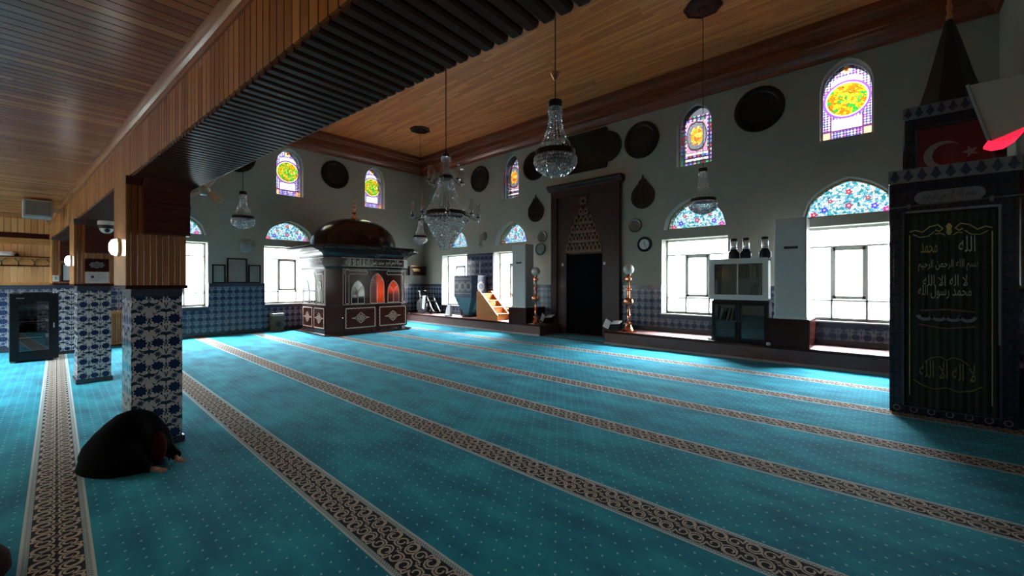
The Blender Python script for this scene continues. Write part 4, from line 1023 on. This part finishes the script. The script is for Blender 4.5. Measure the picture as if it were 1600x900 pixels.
m = MB(); m.hexa([(.02, -.285, .22), (.14, -.285, .18), (.14, -.27, .18), (.02, -.27, .22)], [(.06, -.285, .72), (.22, -.285, .74), (.22, -.27, .74), (.06, -.27, .72)]); mk('pale_bag', m, paper_white, o, bevel=.01)
o = thing('heater_panel', 'narrow pale heater panel standing by the blue preacher chair', 'heater', (-12.16, 9.80, .31))
m = MB(); m.plate([(-.12, .03), (.17, .03), (.17, .42), (.05, .42), (-.05, .30)], [], FW, -.10, 0); mk('panel', m, paper_white, o, bevel=.012)
m = MB(); m.box(-.14, -.08, -.02, .13, 0, .03); m.box(.10, .16, -.02, .13, 0, .03); mk('foot', m, grey_plastic, o)

# ------------------------------------------------------------------ minbar (stepped pulpit seen from the front)
MF = 6.95
o = thing('minbar', 'tall tiled pulpit with crested gate, flag panel and spire, at the right', 'pulpit', (.545, MF, 0))
def F(y, x=0): return ((x, y, 0), (1, 0, 0), (0, 0, 1), (0, -1, 0))
crest_blue = plain('crest_blue', (.045, .055, .10), .25, var=.2); crest_pale = plain('crest_pale', (.20, .20, .24), .25, var=.1)
def cresting(mb, mb2, x0, x1, z0, h, n, y, d=.05):
    w_ = (x1 - x0) / n
    mb2.box(x0, x1, y, y + d * .6, z0, z0 + h)
    for i in range(n):
        c = x0 + w_ * (i + .5)
        pts = [(c - w_ * .40, z0 + h * .42), (c - w_ * .16, z0 + h * .20), (c, z0 + .01), (c + w_ * .16, z0 + h * .20), (c + w_ * .40, z0 + h * .42), (c + w_ * .22, z0 + h * .62), (c + w_ * .12, z0 + h * .86), (c, z0 + h * .98), (c - w_ * .12, z0 + h * .86), (c - w_ * .22, z0 + h * .62)]
        mb.face(pts, F(y), .004)
hw = .515
m = MB(); m.plate(rect(-hw, hw, 0, 2.80), [rect(-.385, .375, .10, 2.42)], F(0), -.25, 0); gate = mk('tiled_gate', m, tile_dark, o, uv=True)
m = MB(); m.plate(rect(-.405, .395, .08, 2.44), [rect(-.385, .375, .10, 2.42)], F(0), 0, .012); mk('gate_trim', m, tile_border, gate)
m = MB(); m2 = MB(); cresting(m, m2, -hw - .01, hw + .02, 2.80, .16, 9, -.02); cr = mk('cresting', m2, crest_pale, o); mk('crest_motif', m, crest_blue, cr)
m = MB()
for x in (-.45, -.15, .15, .44, -.30, .30, 0):
    m = MB(); m.ribbon(circ(x, .055, .030, 14), .010, F(0), .003, closed=True); mk('floral_rosette', m, crest_pale, gate)
# inscription cartouche over the gate
m = MB(); pts = arc(.20, 2.60, .075, -PI / 2, PI / 2, 8) + arc(-.22, 2.60, .075, PI / 2, PI * 1.5, 8); m.plate(pts, [], F(0), 0, .012); ca = mk('inscription_plate', m, crest_pale, o)
m = MB(); letter(m, arabic('بسم الله الرحمن الرحيم'), -.22, .20, 2.545, 2.655, F(-.012), .003); mk('lettering', m, ink, ca)
# curtain with embroidery
m = MB(); n = 40; rs = []
for z in (.06, 1.2, 2.41): rs.append([(-.38 + .75 * i / n, .03 + .008 * math.sin(i * 1.9) + .004 * math.sin(i * .7), z) for i in range(n + 1)] + [(-.38 + .75 * i / n, .055, z) for i in range(n, -1, -1)])
m.rings(rs); cu = mk('curtain', m, curtain_green, o, smooth=60)
g = F(.017); m = MB()
for x in (-.335, .325): m.ribbon([(x, .22), (x, 2.16)], .010, g, .002)
for s in (1, -1):
    T = lambda q: [(-.005 + s * a, b) for a, b in q]
    m.ribbon(T([(.33, 2.20), (.28, 2.22), (.22, 2.19), (.16, 2.25), (.09, 2.27), (.05, 2.22), (.08, 2.19), (.11, 2.21)]), .014, g, .002)
    m.ribbon(T([(.30, 2.17), (.24, 2.13), (.17, 2.14), (.12, 2.19)]), .010, g, .0025)
    m.ribbon(T([(.03, 2.14), (.07, 2.17), (.11, 2.16)]), .010, g, .0025)
m.face([(-.005 + .03 * math.cos(t) * (1 if k % 2 else .6), 2.21 + .075 * math.sin(t)) for k, t in enumerate([2 * PI * i / 12 for i in range(12)])], g, .003)
letter(m, arabic('محمد'), -.24, -.10, 1.94, 2.06, g, .003)
mk('gold_embroidery', m, gold_thread, cu)
m = MB(); letter(m, arabic('الله'), .07, .20, 1.94, 2.12, g, .003)
letter(m, arabic('بسم الله الرحمن الرحيم'), -.26, .22, 1.72, 1.86, g, .003)
letter(m, arabic('لا اله الا الله'), -.22, .14, 1.55, 1.68, g, .003); letter(m, arabic('محمد رسول الله'), -.26, .17, 1.40, 1.56, g, .0035)
mk('silver_embroidery', m, silver_thread, cu)
m = MB(); w4 = .46 / 4
top = [(-.26 + .46 * i / 16, 1.20) for i in range(17)]
for i in range(4):
    c = -.26 + w4 * (i + .5); m.ribbon([(c + w4 * .5 * math.cos(a), 1.20 + .05 * math.sin(a)) for a in [PI + PI * k / 8 for k in range(9)]], .035, g, .003)
mk('scallop_swag', m, crest_pale, cu)
m = MB(); m.ribbon([(-.24, 1.255), (-.02, 1.275), (.20, 1.255)], .02, g, .003); m.ribbon([(-.26, 1.09), (-.03, 1.05), (.20, 1.09)], .018, g, .003); mk('pink_trim', m, plain('pink_trim', (.14, .06, .08), .6), cu)
m = MB()
letter(m, arabic('لا اله الا الله'), -.25, .20, .46, .66, g, .003)
for s in (1, -1):
    m.ribbon([(-.025 + s * a, b) for a, b in ((0, .36), (.10, .33), (.20, .36), (.28, .42))], .012, g, .002); m.ribbon([(-.025 + s * a, b) for a, b in ((0, .68), (.05, .72), (.12, .70), (.18, .64))], .010, g, .002)
mk('hem_embroidery', m, plain('dull_gold', (.20, .17, .06), .5, .2), cu)
m = MB(); m.tube([(-hw, -.03, 2.50), (hw + .02, -.03, 2.53)], .010, 8); m.box(-.36, -.33, -.045, 0, 2.48, 2.53); m.box(.30, .33, -.045, 0, 2.49, 2.545); mk('curtain_rod', m, silver, o)
m = MB(); m.box(-.37, .38, -.02, -.012, 2.425, 2.45); m.box(.365, .385, -.018, -.012, .90, 2.45); mk('pale_trim', m, crest_pale, o)
# sides, stair and canopy
for x in (-hw, hw - .05):
    m = MB(); m.plate([(.25, 0), (2.55, 0), (2.55, 3.2), (1.5, 3.2), (.25, 1.15)], [], ((x, 0, 0), (0, 1, 0), (0, 0, 1), (1, 0, 0)), 0, .05); mk('side_wall', m, tile_dark, o, uv=True)
for i in range(9):
    m = MB(); m.box(-hw + .05, hw - .05, .30 + .14 * i, .44 + .14 * i, 0, .28 * (i + 1)); mk('stair_step', m, platform_red, o)
m = MB(); m.box(-hw + .05, hw - .05, 1.56, 2.55, 2.4, 2.52); mk('landing', m, platform_red, o)
CX = .16
m = MB(); m.plate(rect(CX - .50, CX + .50, 2.52, 4.02), [], F(1.65), -.05, 0); m.plate(rect(CX - .50, CX + .50, 2.52, 4.02), [rect(CX - .30, CX + .30, 2.6, 3.3)], F(2.55), -.05, 0)
for x in (CX - .50, CX + .45): m.box(x, x + .05, 1.70, 2.55, 3.70, 4.02)
cano = mk('canopy', m, tile_dark, o, uv=True)
m = MB(); m2 = MB(); cresting(m, m2, CX - .52, CX + .52, 4.02, .18, 9, 1.63); cr = mk('cresting', m2, crest_pale, cano); mk('crest_motif', m, crest_blue, cr)
m = MB(); rs = []
for z, r in ((4.02, .50), (4.10, .46), (4.14, .40), (4.6, .27), (5.2, .13), (5.52, .05), (5.56, .03)):
    rs.append([(CX + r * math.cos(PI / 8 + PI * k / 4), 2.1 + r * math.sin(PI / 8 + PI * k / 4), z) for k in range(8)])
m.rings(rs); sp = mk('spire', m, plain('spire_dark', (.010, .011, .015), .35, var=.2), o)
m = MB(); m.lathe([(0, 5.5), (.03, 5.52), (.045, 5.60), (.025, 5.66), (.04, 5.74), (.02, 5.82), (.035, 5.89), (.015, 5.96), (.01, 6.06), (0, 6.07)], (CX, 2.1, 0), 14); mk('finial', m, brass, sp, smooth=40)
# flag on the canopy front
fo = thing('flag', 'red flag with white crescent and star on the tall tiled pulpit', 'flag', (.545 + CX, MF + 1.64, 3.0))
m = MB(); n = 18; rs = []
for z in (.04, .42, .84): rs.append([(-.36 + .72 * i / n, -.022 + .006 * math.sin(i * 1.1 + z), z) for i in range(n + 1)] + [(-.36 + .72 * i / n, -.004, z) for i in range(n, -1, -1)])
m.rings(rs); f_ = mk('cloth', m, plain('flag_red', (.13, .010, .012), .7, var=.1), fo, smooth=60)
g = ((0, -.03, 0), (1, 0, 0), (0, 0, 1), (0, -1, 0)); m = MB()
cres = arc(-.10, .42, .20, PI * .22, PI * 1.78, 30) + list(reversed(arc(-.05, .42, .16, PI * .235, PI * 1.765, 30)))
m.plate(cres, [], g, 0, .003); m.plate([(.165 + (.085 if k % 2 == 0 else .034) * math.cos(PI + PI * k / 5), .42 + (.085 if k % 2 == 0 else .034) * math.sin(PI + PI * k / 5)) for k in range(10)], [], g, 0, .003)
mk('crescent_and_star', m, plain('flag_white', (.26, .24, .24), .7), f_)
m = MB(); m.plate(rect(-.39, .39, .0, .88), [rect(-.36, .36, .03, .85)], ((0, 0, 0), (1, 0, 0), (0, 0, 1), (0, -1, 0)), .0, .03); mk('frame', m, tile_border, fo)

# ------------------------------------------------------------------ speakers
o = thing('wall_speaker', 'white angular wall speaker with a glowing red underside, upper right', 'speaker', (1.05, 7.80, 3.3))
a = [(-.30, -.06, .80), (.33, .30, .86), (-.115, -.02, .0), (.30, .30, .12)]
m = MB(); m.hexa([(-.12, -.04, .02), (.22, -.06, .16), (.31, .30, .16), (-.05, .30, .02)], [(-.285, -.04, .79), (.20, -.06, .78), (.31, .30, .80), (-.18, .30, .80)]); mk('housing', m, white_paint, o, bevel=.012)
m = MB(); m.hexa([(-.285, -.062, .79), (-.10, -.062, .03), (-.12, -.04, .02), (-.305, -.04, .79)], [(-.275, -.062, .80), (-.085, -.062, .04), (-.115, -.04, .03), (-.285, -.04, .80)]); mk('edge_trim', m, grey_plastic, o)
red_lamp = Mat('red_lamp', .3, color=(.5, .02, .03)).emit((1.0, .02, .06), 1.1).m
m = MB(); prf = [(-.118, .018), (-.05, -.02), (.05, -.015), (.14, .05), (.21, .155)]
m.rings([[(x, y_, z) for x, z in prf] + [(x, y_, z + .03) for x, z in reversed(prf)] for y_ in (-.062, .28)]); mk('red_light', m, red_lamp, o)
m = MB(); m.box(.27, .349, .05, .20, .35, .60); mk('wall_bracket', m, steel, o)
p_ = at(5.95, -.31, 0)
o = thing('box_speaker', 'grey box speaker on the boarded beam above the coat rack', 'speaker', (p_[0], p_[1], 2.72), AR)
m = MB(); m.box(-.20, .24, -.20, .145, 0, .30); bx_ = mk('cabinet', m, grey_plastic, o, bevel=.015)
m = MB(); m.box(.24, .252, -.17, .12, .03, .27); mk('grille', m, plain('speaker_grille', (.12, .12, .125), .6), bx_)
m = MB(); m.box(-.02, .06, .145, .285, .12, .20); mk('wall_bracket', m, steel, o)
o = thing('wall_loudspeaker', 'grey oval loudspeaker on the wall above the three leaning frames', 'speaker', (L, 3.92, 2.50))
m = MB(); m.rings([[(.02 + d, y_ * .155 * s_, .20 + z * .20 * s_) for y_, z in [(math.copysign(abs(math.cos(t)) ** .6, math.cos(t)), math.copysign(abs(math.sin(t)) ** .6, math.sin(t))) for t in [2 * PI * k / 24 for k in range(24)]]] for d, s_ in ((0, .9), (.05, 1), (.12, .96), (.14, .85))]); mk('body', m, grey_plastic, o, smooth=50)
m = MB(); m.box(0, .03, -.03, .03, .16, .24); mk('wall_bracket', m, steel, o)

# ------------------------------------------------------------------ fan beside the beam
o = thing('paddle_fan', 'white three-bladed fan hanging beside the slatted beam', 'fan', (-7.23, 1.42, 2.90), 0)
m = MB(); m.tube([(0, 0, .02), (0, 0, 3.82)], .014, 8); mk('down_rod', m, white_paint, o)
m = MB(); m.lathe([(0, -.07), (.05, -.06), (.07, -.03), (.07, .03), (.03, .07), (0, .07)], seg=20); mk('motor', m, white_paint, o, smooth=40)
T_ = Matrix.Rotation(math.radians(42), 4, 'Z') @ Matrix.Rotation(math.radians(62), 4, 'X')   # the head is tipped down into the hall
for a in (208, 328, 82):
    m = MB(); m.M = T_ @ Matrix.Rotation(math.radians(a), 4, 'Z') @ Matrix.Rotation(.3, 4, 'X'); m.plate([(.05, -.02), (.12, -.04), (.33, -.055), (.37, -.03), (.37, .03), (.33, .055), (.12, .04), (.05, .02)], [], ((0, 0, 0), (1, 0, 0), (0, 1, 0), (0, 0, 1)), -.004, .004); mk('blade', m, white_paint, o)

# ------------------------------------------------------------------ left wall: frames, box, shelf, cupboard, chair outside
def frame(label, yc, w_, h_, mat):
    o = thing('picture_frame', label, 'frame', (L + .075, yc, 1.552), 0); o.rotation_euler = (0, -.0, 0)
    m = MB(); fr = ((0, 0, 0), (0, 1, 0), (0, 0, 1), (1, 0, 0)); m.plate(rect(-w_, w_, 0, h_), [rect(-w_ + .035, w_ - .035, .035, h_ - .035)], fr, -.035, 0); f_ = mk('moulding', m, dark_wood, o, bevel=.005)
    m = MB(); m.plate(rect(-w_ + .03, w_ - .03, .03, h_ - .03), [], fr, -.03, -.012); mk('picture', m, mat, f_)
frame_paper = plain('frame_paper', (.26, .26, .24), .35, var=.06); frame_tan = plain('frame_tan', (.27, .24, .21), .35, var=.06)
frame('small dark-framed sheet left of the tall frame on the tile ledge', 3.235, .165, .56, frame_paper)
frame('tall dark frame in the middle of the three on the tile ledge', 3.70, .26, .76, frame_tan)
frame('small dark-framed sheet right of the tall frame on the tile ledge', 4.17, .17, .57, frame_paper)
o = thing('cardboard_box', 'small brown box on the carpet below the left wall window', 'box', (L + .22, 4.76, 0))
m = MB(); m.box(-.15, .15, -.16, .16, 0, .54); b_ = mk('carton', m, plain('carton', (.10, .085, .055), .7), o, bevel=.006)
m = MB(); m.box(-.155, .155, -.165, .165, .50, .58); mk('lid', m, plain('carton_lid', (.30, .30, .29), .6), o, bevel=.006)
m = MB(); m.face(circ(0, .25, .08, 20, .10), ((.15, 0, 0), (0, 1, 0), (0, 0, 1), (1, 0, 0)), .002); mk('printed_mark', m, ink, b_)
o = thing('wall_shelf', 'dark red wooden shelf box on the wall behind the booth', 'shelf', (L, 10.16, 1.86))
m = MB(); m.box(0, .26, -.42, .36, 0, .34); mk('box', m, maroon_wood, o, bevel=.01)
m = MB(); m.box(0, .29, -.45, .39, .34, .375); mk('top', m, maroon_wood, o, bevel=.006)
m = MB(); m.box(.05, .20, -.30, .10, .376, .40); m.box(.262, .272, -.30, .08, .24, .26); m.box(.262, .272, -.25, .08, .18, .20); mk('brass_rail', m, brass, o)
o = thing('cupboard', 'small orange wooden cupboard seen between the two nearer columns', 'cupboard', (L + .03, 1.16, 0))
m = MB(); m.box(.05, .55, -.32, .30, .04, .84); b_ = mk('body', m, pine_v, o, bevel=.008)
m = MB(); m.box(.02, .53, -.30, .28, 0, .04); mk('plinth', m, dark_wood, o)
m = MB(); m.box(.03, .57, -.34, .32, .84, .87); mk('top', m, pine, o, bevel=.005)
for y0, y1 in ((-.30, -.015), (-.005, .28)):
    m = MB(); m.box(.55, .565, y0, y1, .08, .80); d_ = mk('door', m, casing_boards, o)
    m = MB(); m.sphere((.575, y1 - .03 if y0 < -.1 else y0 + .03, .5), .012, 8, 6); mk('knob', m, brass, d_)
m = MB(); m.box(L - 3.0, L - .56, -.5, 9.5, .40, .50); struct(mk('terrace_outside', m, plain('paving', (.45, .45, .43), .8)))
o = thing('plastic_chair', 'white plastic chair outside, seen through the left wall window', 'chair', (-15.85, 2.80, .50), .2)
m = MB(); m.box(-.20, .20, -.21, .21, .40, .43); mk('seat', m, grey_plastic, o, bevel=.015)
m = MB(); fr = ((-.20, 0, 0), (0, 1, 0), (-.17, 0, .985), (-1, 0, -.17)); m.plate(archpts(0, .21, .43, .70, .88, .9), [archpts(0, .15, .52, .68, .81, .9)], fr, -.012, .012); m.plate(rect(-.02, .02, .50, .84), [], fr, -.01, .01); mk('backrest', m, grey_plastic, o, bevel=.006)
for sx, sy in ((1, 1), (1, -1), (-1, 1), (-1, -1)):
    m = MB(); m.tube([(sx * .17, sy * .18, .41), (sx * .21, sy * .21, 0)], [.024, .018], 8); mk('leg', m, grey_plastic, o, smooth=60)
for sy in (1, -1):
    m = MB(); m.tube([(-.24, sy * .215, .62), (.16, sy * .225, .62), (.19, sy * .21, .42)], .018, 8); mk('armrest', m, grey_plastic, o, smooth=60)

# ------------------------------------------------------------------ aisle: cabinet, coat rack, notices, camera, lamps
o = thing('equipment_cabinet', 'black floor cabinet with a glazed door at the aisle end', 'cabinet', (-12.66, -.30, 0), AR)
m = MB(); m.box(-.50, -.48, -.32, .33, .03, 1.36); m.box(-.50, 0, -.32, -.295, .03, 1.36); m.box(-.50, 0, .305, .33, .03, 1.36); m.box(-.50, 0, -.32, .33, .03, .07); m.box(-.50, 0, -.32, .33, 1.32, 1.36)
for z in (.42, .74, 1.02): m.box(-.48, -.05, -.295, .305, z, z + .015)
b_ = mk('case', m, black_metal, o, bevel=.006)
m = MB(); m.plate(rect(-.31, .32, .06, 1.34), [rect(-.20, .19, .22, 1.20)], ((0, 0, 0), (0, 1, 0), (0, 0, 1), (1, 0, 0)), 0, .02); d_ = mk('door', m, black_metal, o, bevel=.004)
m = MB(); m.box(.006, .010, -.20, .19, .22, 1.20); mk('glass', m, glass_mix('cabinet_glass', (.55, .58, .6), .12), d_)
m = MB(); m.box(.02, .03, .25, .27, .66, .76); mk('handle', m, steel, d_)
m = MB(); m.box(.021, .023, -.24, -.13, 1.265, 1.28); mk('badge', m, grey_plastic, d_)
for z, h_ in ((.76, .10), (.436, .12), (.09, .10), (1.036, .09)):
    m = MB(); m.box(-.40, -.10, -.24, .24, z, z + h_); u_ = mk('equipment_unit', m, grey_plastic if z > 1 else black_metal, o, bevel=.005)
    m = MB(); m.box(-.10, -.096, -.20, .12, z + .03, z + .045); m.box(-.10, -.096, .15, .20, z + .02, z + h_ - .02); mk('indicator_strip', m, paper_white, u_)
for y_ in (-.28, .28):
    m = MB(); m.box(-.46, -.02, y_ - .03, y_ + .03, 0, .03); mk('foot', m, grey_plastic, o)
m = MB(); m.box(-.42, -.06, -.16, .20, 1.36, 1.385); mk('top_tray', m, black_metal, o, bevel=.006)
o = thing('coat_rack', 'wooden wall coat rack with double hooks in the aisle', 'coat rack', (L + .03, -.65, 1.97))
m = MB(); m.box(0, .02, -.75, .645, 0, .20); mk('back_board', m, pine, o)
m = MB(); m.box(0, .20, -.78, .65, .19, .21); m.box(.0, .03, -.75, .645, -.02, .012); m.box(0, .19, .635, .65, 0, .19); mk('shelf', m, maroon_wood, o, bevel=.004)
for i in range(6):
    y_ = -.66 + i * .24; m = MB(); m.tube([(.02, y_ - .06, .15), (.09, y_ - .05, .155), (.06, y_, .08), (.02, y_, .05)], .008, 6); m.tube([(.02, y_ + .06, .15), (.09, y_ + .05, .155), (.06, y_, .08)], .008, 6); m.tube([(.02, y_, .06), (.05, y_, -.03), (.08, y_, -.02)], .008, 6); mk('hook', m, dark_bronze, o, smooth=60)
o = thing('skullcap', 'pale grey cloth cap lying on the coat rack', 'cap', (L + .13, -.80, 2.181))
m = MB(); m.lathe([(0, 0), (.13, 0), (.135, .03), (.115, .09), (.06, .115), (0, .12)], seg=24, sy=1.5, sx=.75); mk('crown', m, paper_white, o, smooth=60)
m = MB(); m.lathe([(0, .0), (.06, .0), (.06, .03), (.03, .06), (0, .07)], (0, .16, 0), 16, sy=1.2); mk('brown_trim', m, maroon_wood, o, smooth=60)
def onface(s, y, z): return at(s - .006, y, z)
def wallart(name, label, cat, s, y, z): return thing(name, label, cat, onface(s, y, z), AR + PI / 2)
GF = ((0, 0, 0), (1, 0, 0), (0, 0, 1), (0, -1, 0))
o = wallart('plaque', 'maroon plaque with a white ornamental oval on the tiled column', 'plaque', 4.137, .215, 1.76)
m = MB(); m.box(-.135, .135, -.014, -.002, 0, .205); b_ = mk('board', m, maroon_wood, o)
m = MB(); pts = []
for k in range(48):
    a = 2 * PI * k / 48; r = 1 + .12 * math.cos(8 * a); pts.append((.085 * r * math.cos(a), .105 + .050 * r * math.sin(a)))
m.face(pts, GF, .016); b2 = mk('oval', m, crest_pale, b_)
m = MB()
for z in (.085, .105, .125): m.ribbon([(-.05, z), (.05, z)], .005, GF, .018)
mk('text_lines', m, maroon_wood, b2)
o = wallart('notice', 'white paper notice with a blue seal below the maroon plaque', 'notice', 4.137, .215, 1.575)
m = MB(); m.box(-.132, .138, -.008, -.002, 0, .18); b_ = mk('sheet', m, paper_white, o)
m = MB(); m.face(circ(-.05, .10, .022, 16), GF, .010); mk('blue_seal', m, plain('seal_blue', (.03, .06, .16), .6), b_)
m = MB()
for k in range(6): m.ribbon([(-.10, .155 - k * .022), (.10 - .03 * (k % 3), .155 - k * .022)] if k not in (2, 3) else [(.0, .155 - k * .022), (.10, .155 - k * .022)], .006, GF, .010)
mk('text_lines', m, grey_plastic, b_)
o = wallart('framed_board', 'narrow white board in a dark frame on the far column', 'notice', 8.27, .20, 1.60)
m = MB(); m.plate(rect(-.10, .12, 0, .40), [rect(-.075, .10, .025, .375)], GF, .002, .024); mk('frame', m, dark_wood, o)
m = MB(); m.box(-.08, .105, -.012, -.002, .02, .38); mk('sheet', m, paper_white, o)
o = wallart('switch_box', 'small cream switch box on the far column edge', 'switch', 8.27, .015, 1.60)
m = MB(); m.box(-.04, .05, -.04, -.002, 0, .14); mk('box', m, white_paint, o, bevel=.006)
m = MB(); m.box(-.015, .02, -.05, -.04, .05, .10); mk('rocker', m, grey_plastic, o)
pc = at(4.137 - .085 - .13, .30, 0)
o = thing('dome_camera', 'white dome security camera on the column above the maroon plaque', 'camera', (pc[0], pc[1], 2.36), AR)
m = MB(); m.lathe([(0, .13), (.105, .13), (.105, .185), (.09, .20), (0, .20)], seg=24); m.box(-.13, -.09, -.05, .05, .12, .20); mk('mount', m, white_paint, o, smooth=40)
m = MB(); m.lathe([(.098, .130), (.100, .10), (.095, .075), (0, .075)], seg=24); mk('dark_ring', m, ink, o, smooth=40)
m = MB(); m.sphere((0, 0, .075), .082, 20, 12, sc=(1, 1, .95)); d_ = mk('dome', m, white_paint, o, smooth=80)
m = MB(); m.lathe([(0, 0), (.032, 0), (.03, .012), (0, .016)], (.070, 0, .045), 16, 'x'); mk('lens', m, ink, d_, smooth=40)
lamp_glow = Mat('lamp_glow', .3, color=(.9, .9, .85)).emit((1, .97, .92), 9).m
for s, lb in ((.30, 'round lit wall lamp on the side of the nearest column'), (4.44, 'round lit wall lamp on the side of the column with the plaque')):
    p_ = at(s, -.041, 1.93); o = thing('wall_lamp', lb, 'wall lamp', p_, AR, 'lit lamps on the columns')
    m = MB(); m.lathe([(0, 0), (.085, 0), (.085, .02), (0, .02)], seg=24, axis='y'); mk('base', m, white_paint, o, smooth=40)
    m = MB(); m.lathe([(.075, .02), (.080, .03), (.07, .055), (.04, .07), (0, .075)], seg=24, axis='y'); mk('diffuser', m, lamp_glow, o, smooth=60)

added_glow = Mat('added_lamp_glow', .3, color=(.9, .85, .75)).emit((1, .74, .46), 90).m  # two lamps added out of view to warm the aisle ceiling
for x_, lb in ((-2.6, 'added unseen lamp on the outer aisle wall near the entrance end'), (-6.4, 'added unseen lamp on the outer aisle wall opposite the nearest column')):
    o = thing('wall_lamp', lb, 'wall lamp', (x_, -2.999, 2.0), PI, 'unseen lamps added to light the aisle ceiling')
    m = MB(); m.lathe([(0, 0), (.10, 0), (.10, .02), (0, .02)], seg=24, axis='y'); mk('base', m, white_paint, o, smooth=40)
    m = MB(); m.lathe([(.09, .02), (.095, .03), (.085, .07), (.05, .09), (0, .095)], seg=24, axis='y'); mk('diffuser', m, added_glow, o, smooth=60)

# ------------------------------------------------------------------ object by the left front edge
o = thing('handbag', 'dark red bag with a pale strap end by the carpet edge', 'bag', (-3.62, -.30, 0), .3)
m = MB(); m.rings([[(.17 * s_ * math.cos(t), .13 * s_ * math.sin(t), z) for t in [2 * PI * k / 24 for k in range(24)]] for z, s_ in ((0, .85), (.03, 1), (.10, .95), (.14, .75), (.155, .4))]); mk('pouch', m, plain('bag_red', (.014, .002, .002), .8, spec=.1), o, smooth=60)
m = MB(); m.tube([(-.02, .05, .152), (.03, .06, .168), (.08, .05, .150)], .010, 8); mk('strap', m, paper_white, o, smooth=60)

# ------------------------------------------------------------------ person bowing on the carpet
PA = math.atan2(.56, .75)
o = thing('person', 'person in a black robe and dark red head covering bowing low beside the nearest column', 'person', (-4.89, .43, 0), PA); o.scale = (.86, .82, .98)
skin = plain('skin', (.36, .22, .16), .5, var=.06)
def skinned(name, joints, edges, mat, parent, sub=2):
    me = bpy.data.meshes.new(name); me.from_pydata([j[0] for j in joints], edges, []); me.materials.append(mat)
    ob = bpy.data.objects.new(name, me); COL.objects.link(ob); ob.parent = parent
    ob.modifiers.new('Skin', 'SKIN').use_smooth_shade = True
    for i, j in enumerate(joints):
        r = j[1]; me.skin_vertices[0].data[i].radius = r if isinstance(r, tuple) else (r, r)
    me.skin_vertices[0].data[0].use_root = True
    b = ob.modifiers.new('Subdivision', 'SUBSURF'); b.levels = sub; b.render_levels = sub
    return ob
J = [((-.26, 0, .20), (.12, .15)), ((-.12, 0, .32), (.12, .14)), ((.04, 0, .37), (.12, .15)), ((.15, 0, .31), (.09, .14)), ((.21, 0, .25), .055), ((.265, 0, .185), (.085, .075)), ((.29, 0, .12), (.08, .07)), ((.335, 0, .11), .016)]
Ed = [(0, 1), (1, 2), (2, 3), (3, 4), (4, 5), (5, 6), (6, 7)]
def chain(start, pts):
    k = start
    for p in pts:
        J.append(p); Ed.append((k, len(J) - 1)); k = len(J) - 1
    return k
for s in (1, -1):
    chain(0, [((-.20, s * .12, .17), .085), ((.02, s * .14, .095), .075), ((.06, s * .14, .06), .058), ((-.20, s * .12, .055), .045), ((-.36, s * .11, .045), .036), ((-.44, s * .11, .03), .026)])
    w_ = chain(3, [((.16, s * .15, .28), .055), ((.20, s * .19, .16), .044), ((.22, s * .20, .065), .040), ((.32, s * .17, .045), .030), ((.38, s * .14, .03), .020)])
    pal = chain(w_, [((.415, s * .125, .022), (.012, .026))])
    for q, (dy, ln) in enumerate(((-.024, .070), (-.008, .082), (.008, .076), (.023, .060))):
        chain(pal, [((.435, s * .12 + dy, .020), .0085), ((.435 + ln * .5, s * .115 + dy * 1.2, .018), .0080), ((.435 + ln, s * .112 + dy * 1.3, .010), .0068)])
    chain(pal, [((.41, s * .12 - s * .034, .018), .009), ((.438, s * .12 - s * .050, .012), .0075)])
skinned('body', J, Ed, skin, o)
# robe: draped shell from the heels over the back to the shoulders
m = MB(); rs = []; ns = 28
for x, h, w_, yo in ((-.475, .015, .03, -.02), (-.44, .07, .12, -.03), (-.38, .15, .21, -.04), (-.28, .275, .28, -.05), (-.17, .38, .32, -.05), (-.05, .455, .34, -.05), (.05, .485, .345, -.05), (.12, .475, .33, -.04), (.18, .45, .30, -.03), (.235, .385, .26, -.02), (.27, .30, .215, -.01), (.295, .225, .17, -.0)):
    ring = []
    for k in range(ns + 1):
        t = PI * k / ns; c_ = math.cos(t); s_ = math.sin(t)
        fold = 1 + .035 * math.sin(k * 1.9 + x * 9) * (1 - s_)
        ring.append((x + .015 * math.sin(k * .8), yo * .6 + w_ * .70 * (1.12 - .12 * s_) * math.copysign(abs(c_) ** .75, c_) * fold, h * s_ ** .72))
    rs.append(ring)
m.rings(rs, cap0=True, cap1=False, closed=False); rb = mk('robe', m, black_cloth, o, smooth=80)
sd = rb.modifiers.new('Solidify', 'SOLIDIFY'); sd.thickness = .012; sd.offset = 1
for s in (1, -1):
    m = MB(); m.tube([(.11, s * .13, .33), (.17, s * .18, .22), (.21, s * .205, .085), (.30, s * .18, .062), (.375, s * .145, .048)], [.085, .078, .070, .052, .044], 14); mk('sleeve', m, black_cloth, o, smooth=80)
m = MB(); m.tube([(-.05, -.18, .05), (.10, -.21, .06), (.26, -.20, .055), (.36, -.17, .05)], [.05, .062, .055, .03], 12); mk('robe_hem', m, black_cloth, o, smooth=80)
m = MB(); m.sphere((.30, 0, .165), .096, 22, 14, sc=(.82, .86, 1.45)); m.tube([(.25, .03, .24), (.25, .07, .15), (.26, .08, .05)], [.05, .055, .03], 10); mk('head_covering', m, plain('headscarf_red', (.030, .001, .002), .85, var=.2, spec=.05), o, smooth=80)
m = MB(); m.box(.265, .298, -.215, -.13, .098, .112); mk('white_cuff', m, paper_white, o, bevel=.004)
